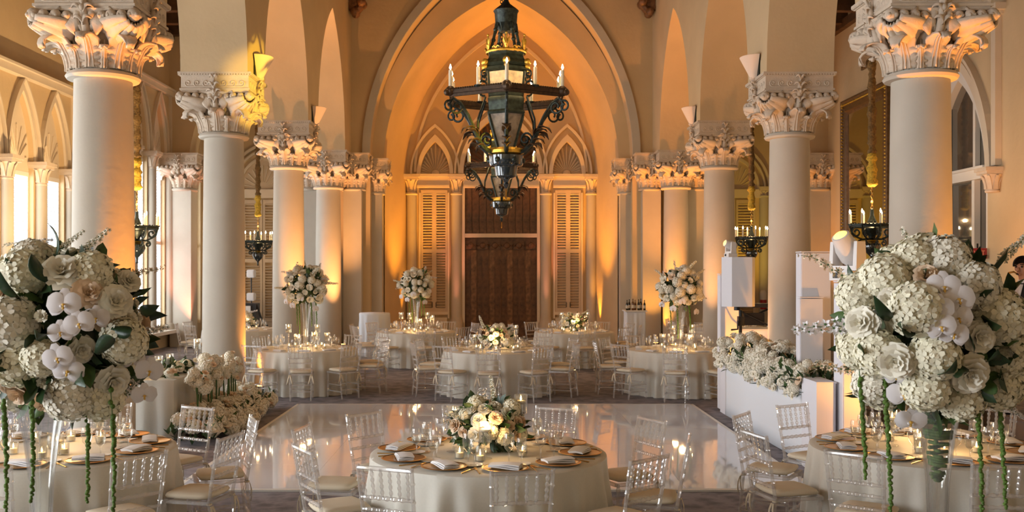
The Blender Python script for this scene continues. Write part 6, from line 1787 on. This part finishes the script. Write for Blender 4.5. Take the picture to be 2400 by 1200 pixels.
mb = MB(); mb.lathe([(0.068, 1.46), (0.062, 1.52)], 14, c=(0, 0, 0), cap=False); mb.sheet([[(-0.05, -0.10, 1.47), (0.05, -0.10, 1.47)], [(-0.02, -0.118, 1.30), (0.02, -0.118, 1.30)]], 0.01); new('shirt_collar', mb.mesh('shirt_collar', SHIRT, 0), per)
for (wx, wy, wz, sg) in ((0.12, -0.29, 1.00, 1), (-0.08, -0.30, 1.17, -1)):
    mb = MB(); mb.ball((wx, wy, wz), 0.045, 8, 6, sq=(0.55, 1.0, 1.0))
    for f in range(4):
        z = wz + 0.035 - 0.022 * f; L = (0.062, 0.072, 0.068, 0.052)[f]
        mb.tube([(wx, wy - 0.03, z), (wx - sg * 0.02, wy - 0.03 - L * 0.5, z), (wx - sg * 0.05, wy - 0.03 - L * 0.55, z - 0.005), (wx - sg * 0.062, wy - 0.02 - L * 0.3, z - 0.006)], [0.010, 0.0095, 0.009, 0.007], 6)
    mb.tube([(wx - sg * 0.01, wy + 0.01, wz + 0.03), (wx - sg * 0.045, wy - 0.01, wz + 0.05), (wx - sg * 0.06, wy - 0.035, wz + 0.04)], [0.012, 0.011, 0.008], 6)
    new('hand', mb.mesh('hand', SKIN, 0), per)
k = Kit(); mb = MB()
mb.tube([(0, -0.125, 1.585), (0, -0.20, 1.61), (0, -0.29, 1.60), (0, -0.33, 1.55), (0.0, -0.335, 1.48)], [0.008, 0.010, 0.012, 0.014, 0.016], 8); k.add('neck_pipe', mb.mesh('neck_pipe', BRASS))
mb = MB(); mb.tube([(0, -0.335, 1.48), (0.01, -0.33, 1.2), (0.03, -0.32, 0.92), (0.04, -0.35, 0.83), (0.045, -0.42, 0.82), (0.05, -0.46, 0.90), (0.05, -0.48, 1.02), (0.05, -0.52, 1.12)], [0.018, 0.024, 0.032, 0.036, 0.040, 0.048, 0.058, 0.085], 12); k.add('body_tube', mb.mesh('body_tube', BRASS, 0))
mb = MB()
for q in range(9): mb.ball((-0.02, -0.345, 1.42 - 0.055 * q), 0.015, 6, 4)
k.add('key', mb.mesh('key', BRASS), kind='stuff')
mb = MB(); mb.tube([(0, -0.10, 1.575), (0, -0.15, 1.592)], [0.007, 0.011], 8); k.add('mouthpiece', mb.mesh('mouthpiece', BLACK))
k.spawn('saxophone', 'brass saxophone held at the mouth by the suited player', 'saxophone', per.location, R(-58), 1.06)

# ------------------------------------------------------------------ floor uplights: each fixture carries its own lamp
ORANGE, PEACHL, PINK, AMB = (1.0, 0.34, 0.05), (1.0, 0.42, 0.13), (1.0, 0.30, 0.16), (1.0, 0.38, 0.035)
uk = Kit(); mb = MB(); mb.box((0, 0, 0.09), (0.17, 0.17, 0.16), taper=0.92); mb.box((0, 0, 0.01), (0.2, 0.2, 0.02)); uk.add('housing', mb.mesh('housing', BLACK)); mb = MB(); mb.lathe([(0.0, 0.171), (0.06, 0.171), (0.06, 0.176), (0, 0.18)], 14); uk.add('lens', mb.mesh('lens', LEDORANGE))
def uplight(label, x, y, tx, ty, tz, watt, col, spot=64, r=0.02):
    uk.spawn('floor_uplight', label, 'uplight', (x, y, 0.001), group='black floor uplights')
    p = Vector((x, y, 0.20)); dv = (Vector((tx, ty, tz)) - p).normalized()
    lamp('uplight_beam', p, watt, col, r, 'SPOT', rot=dv.to_track_quat('-Z', 'Y').to_euler(), spot=spot, blend=0.85)
uplight('uplight washing the first left column', XL + 0.68, 11.40, XL + 0.45, 11.4, 5.0, 2400, ORANGE)
uplight('black uplight box on carpet beside the second left column', -3.68, 15.3, XL + 0.5, 16.5, 5.2, 140, PINK)
uplight('uplight hugging the second left column shaft', XL + 0.60, 17.0, XL + 0.42, 16.9, 5.0, 900, ORANGE)
uplight('uplight washing the third left column', XL + 0.72, 21.30, XL + 0.40, 21.5, 5.2, 2300, PEACHL)
uplight('uplight washing the last left column and pier', XL + 0.55, 26.60, XL + 0.35, 26.8, 5.4, 2000, PEACHL)
uplight('uplight washing the first right column', XR + 0.45, 11.10, XR + 0.25, 11.25, 5.0, 1800, ORANGE)
uplight('uplight beside the second right column', XR - 0.66, 17.2, XR - 0.42, 17.2, 5.0, 300, PEACHL)
uplight('uplight washing the third right column', XR - 0.70, 21.35, XR - 0.42, 21.6, 5.2, 900, PEACHL)
uplight('uplight washing the pier by the last right column', XR - 0.62, 27.10, XR - 0.62, 27.55, 5.4, 320, AMB, 84)
uplight('uplight washing the last right column', XR - 0.30, 26.45, XR - 0.30, 26.7, 5.4, 1900, ORANGE)
uplight('uplight on the window wall pier', LW + 0.85, 27.5, LW + 0.6, 27.8, 5.0, 520, PINK)
uplight('uplight on the mirror wall pier', RW - 1.05, 27.4, RW - 0.6, 27.7, 5.0, 650, ORANGE)
for px, c_, w_, nm in ((962, AMB, 560, 'outer left'), (1070, PINK, 620, 'inner left'), (1280, PINK, 620, 'inner right'), (1392, AMB, 900, 'outer right')):
    x = bx(px); uplight('uplight at the foot of the %s pilaster beside the doors' % nm, x, BACKY - 0.62, x, BACKY - 0.20, 5.0, w_, c_, 34)
uplight('uplight at the foot of the reveal, left of doors', X0 - 2.2, BACKY - 1.5, X0 - 2.5, BACKY - 1.2, 9.0, 2200, AMB, 60)
uplight('uplight at the foot of the reveal, right of doors', X0 + 2.2, BACKY - 1.5, X0 + 2.5, BACKY - 1.2, 9.0, 2200, AMB, 60)
uplight('uplight before the front stage tower', 4.05, 9.75, 3.70, 10.4, 1.0, 42, PEACHL, 100)
uplight('uplight before the loudspeaker tower', 4.15, 14.55, 3.66, 15.3, 1.5, 260, AMB, 90)
uplight('second uplight before the front stage tower', 4.30, 9.35, 3.72, 10.35, 1.45, 170, AMB, 62)
uplight('uplight on the floor by the booth', djx - 0.1, 16.6, djx, 17.3, 0.9, 9, PEACHL, 100)
uplight('uplight by the wall beyond the band riser', 8.45, 16.4, 9.3, 16.8, 5.5, 700, PEACHL, 90)
uplight('unseen uplight added on the carpet to brighten the window wall', -6.3, 17.6, -9.1, 18.9, 7.0, 2200, WARM, 75)  # hidden fixture, added to brighten the wall above the windows
uplight('uplight in the mirror aisle doorway', 7.6, 29.5, 7.6, 31.5, 4.0, 420, YEL, 80)
uplight('uplight in the window aisle doorway', -7.4, 29.0, -7.6, 31.5, 3.5, 90, WARM, 80)
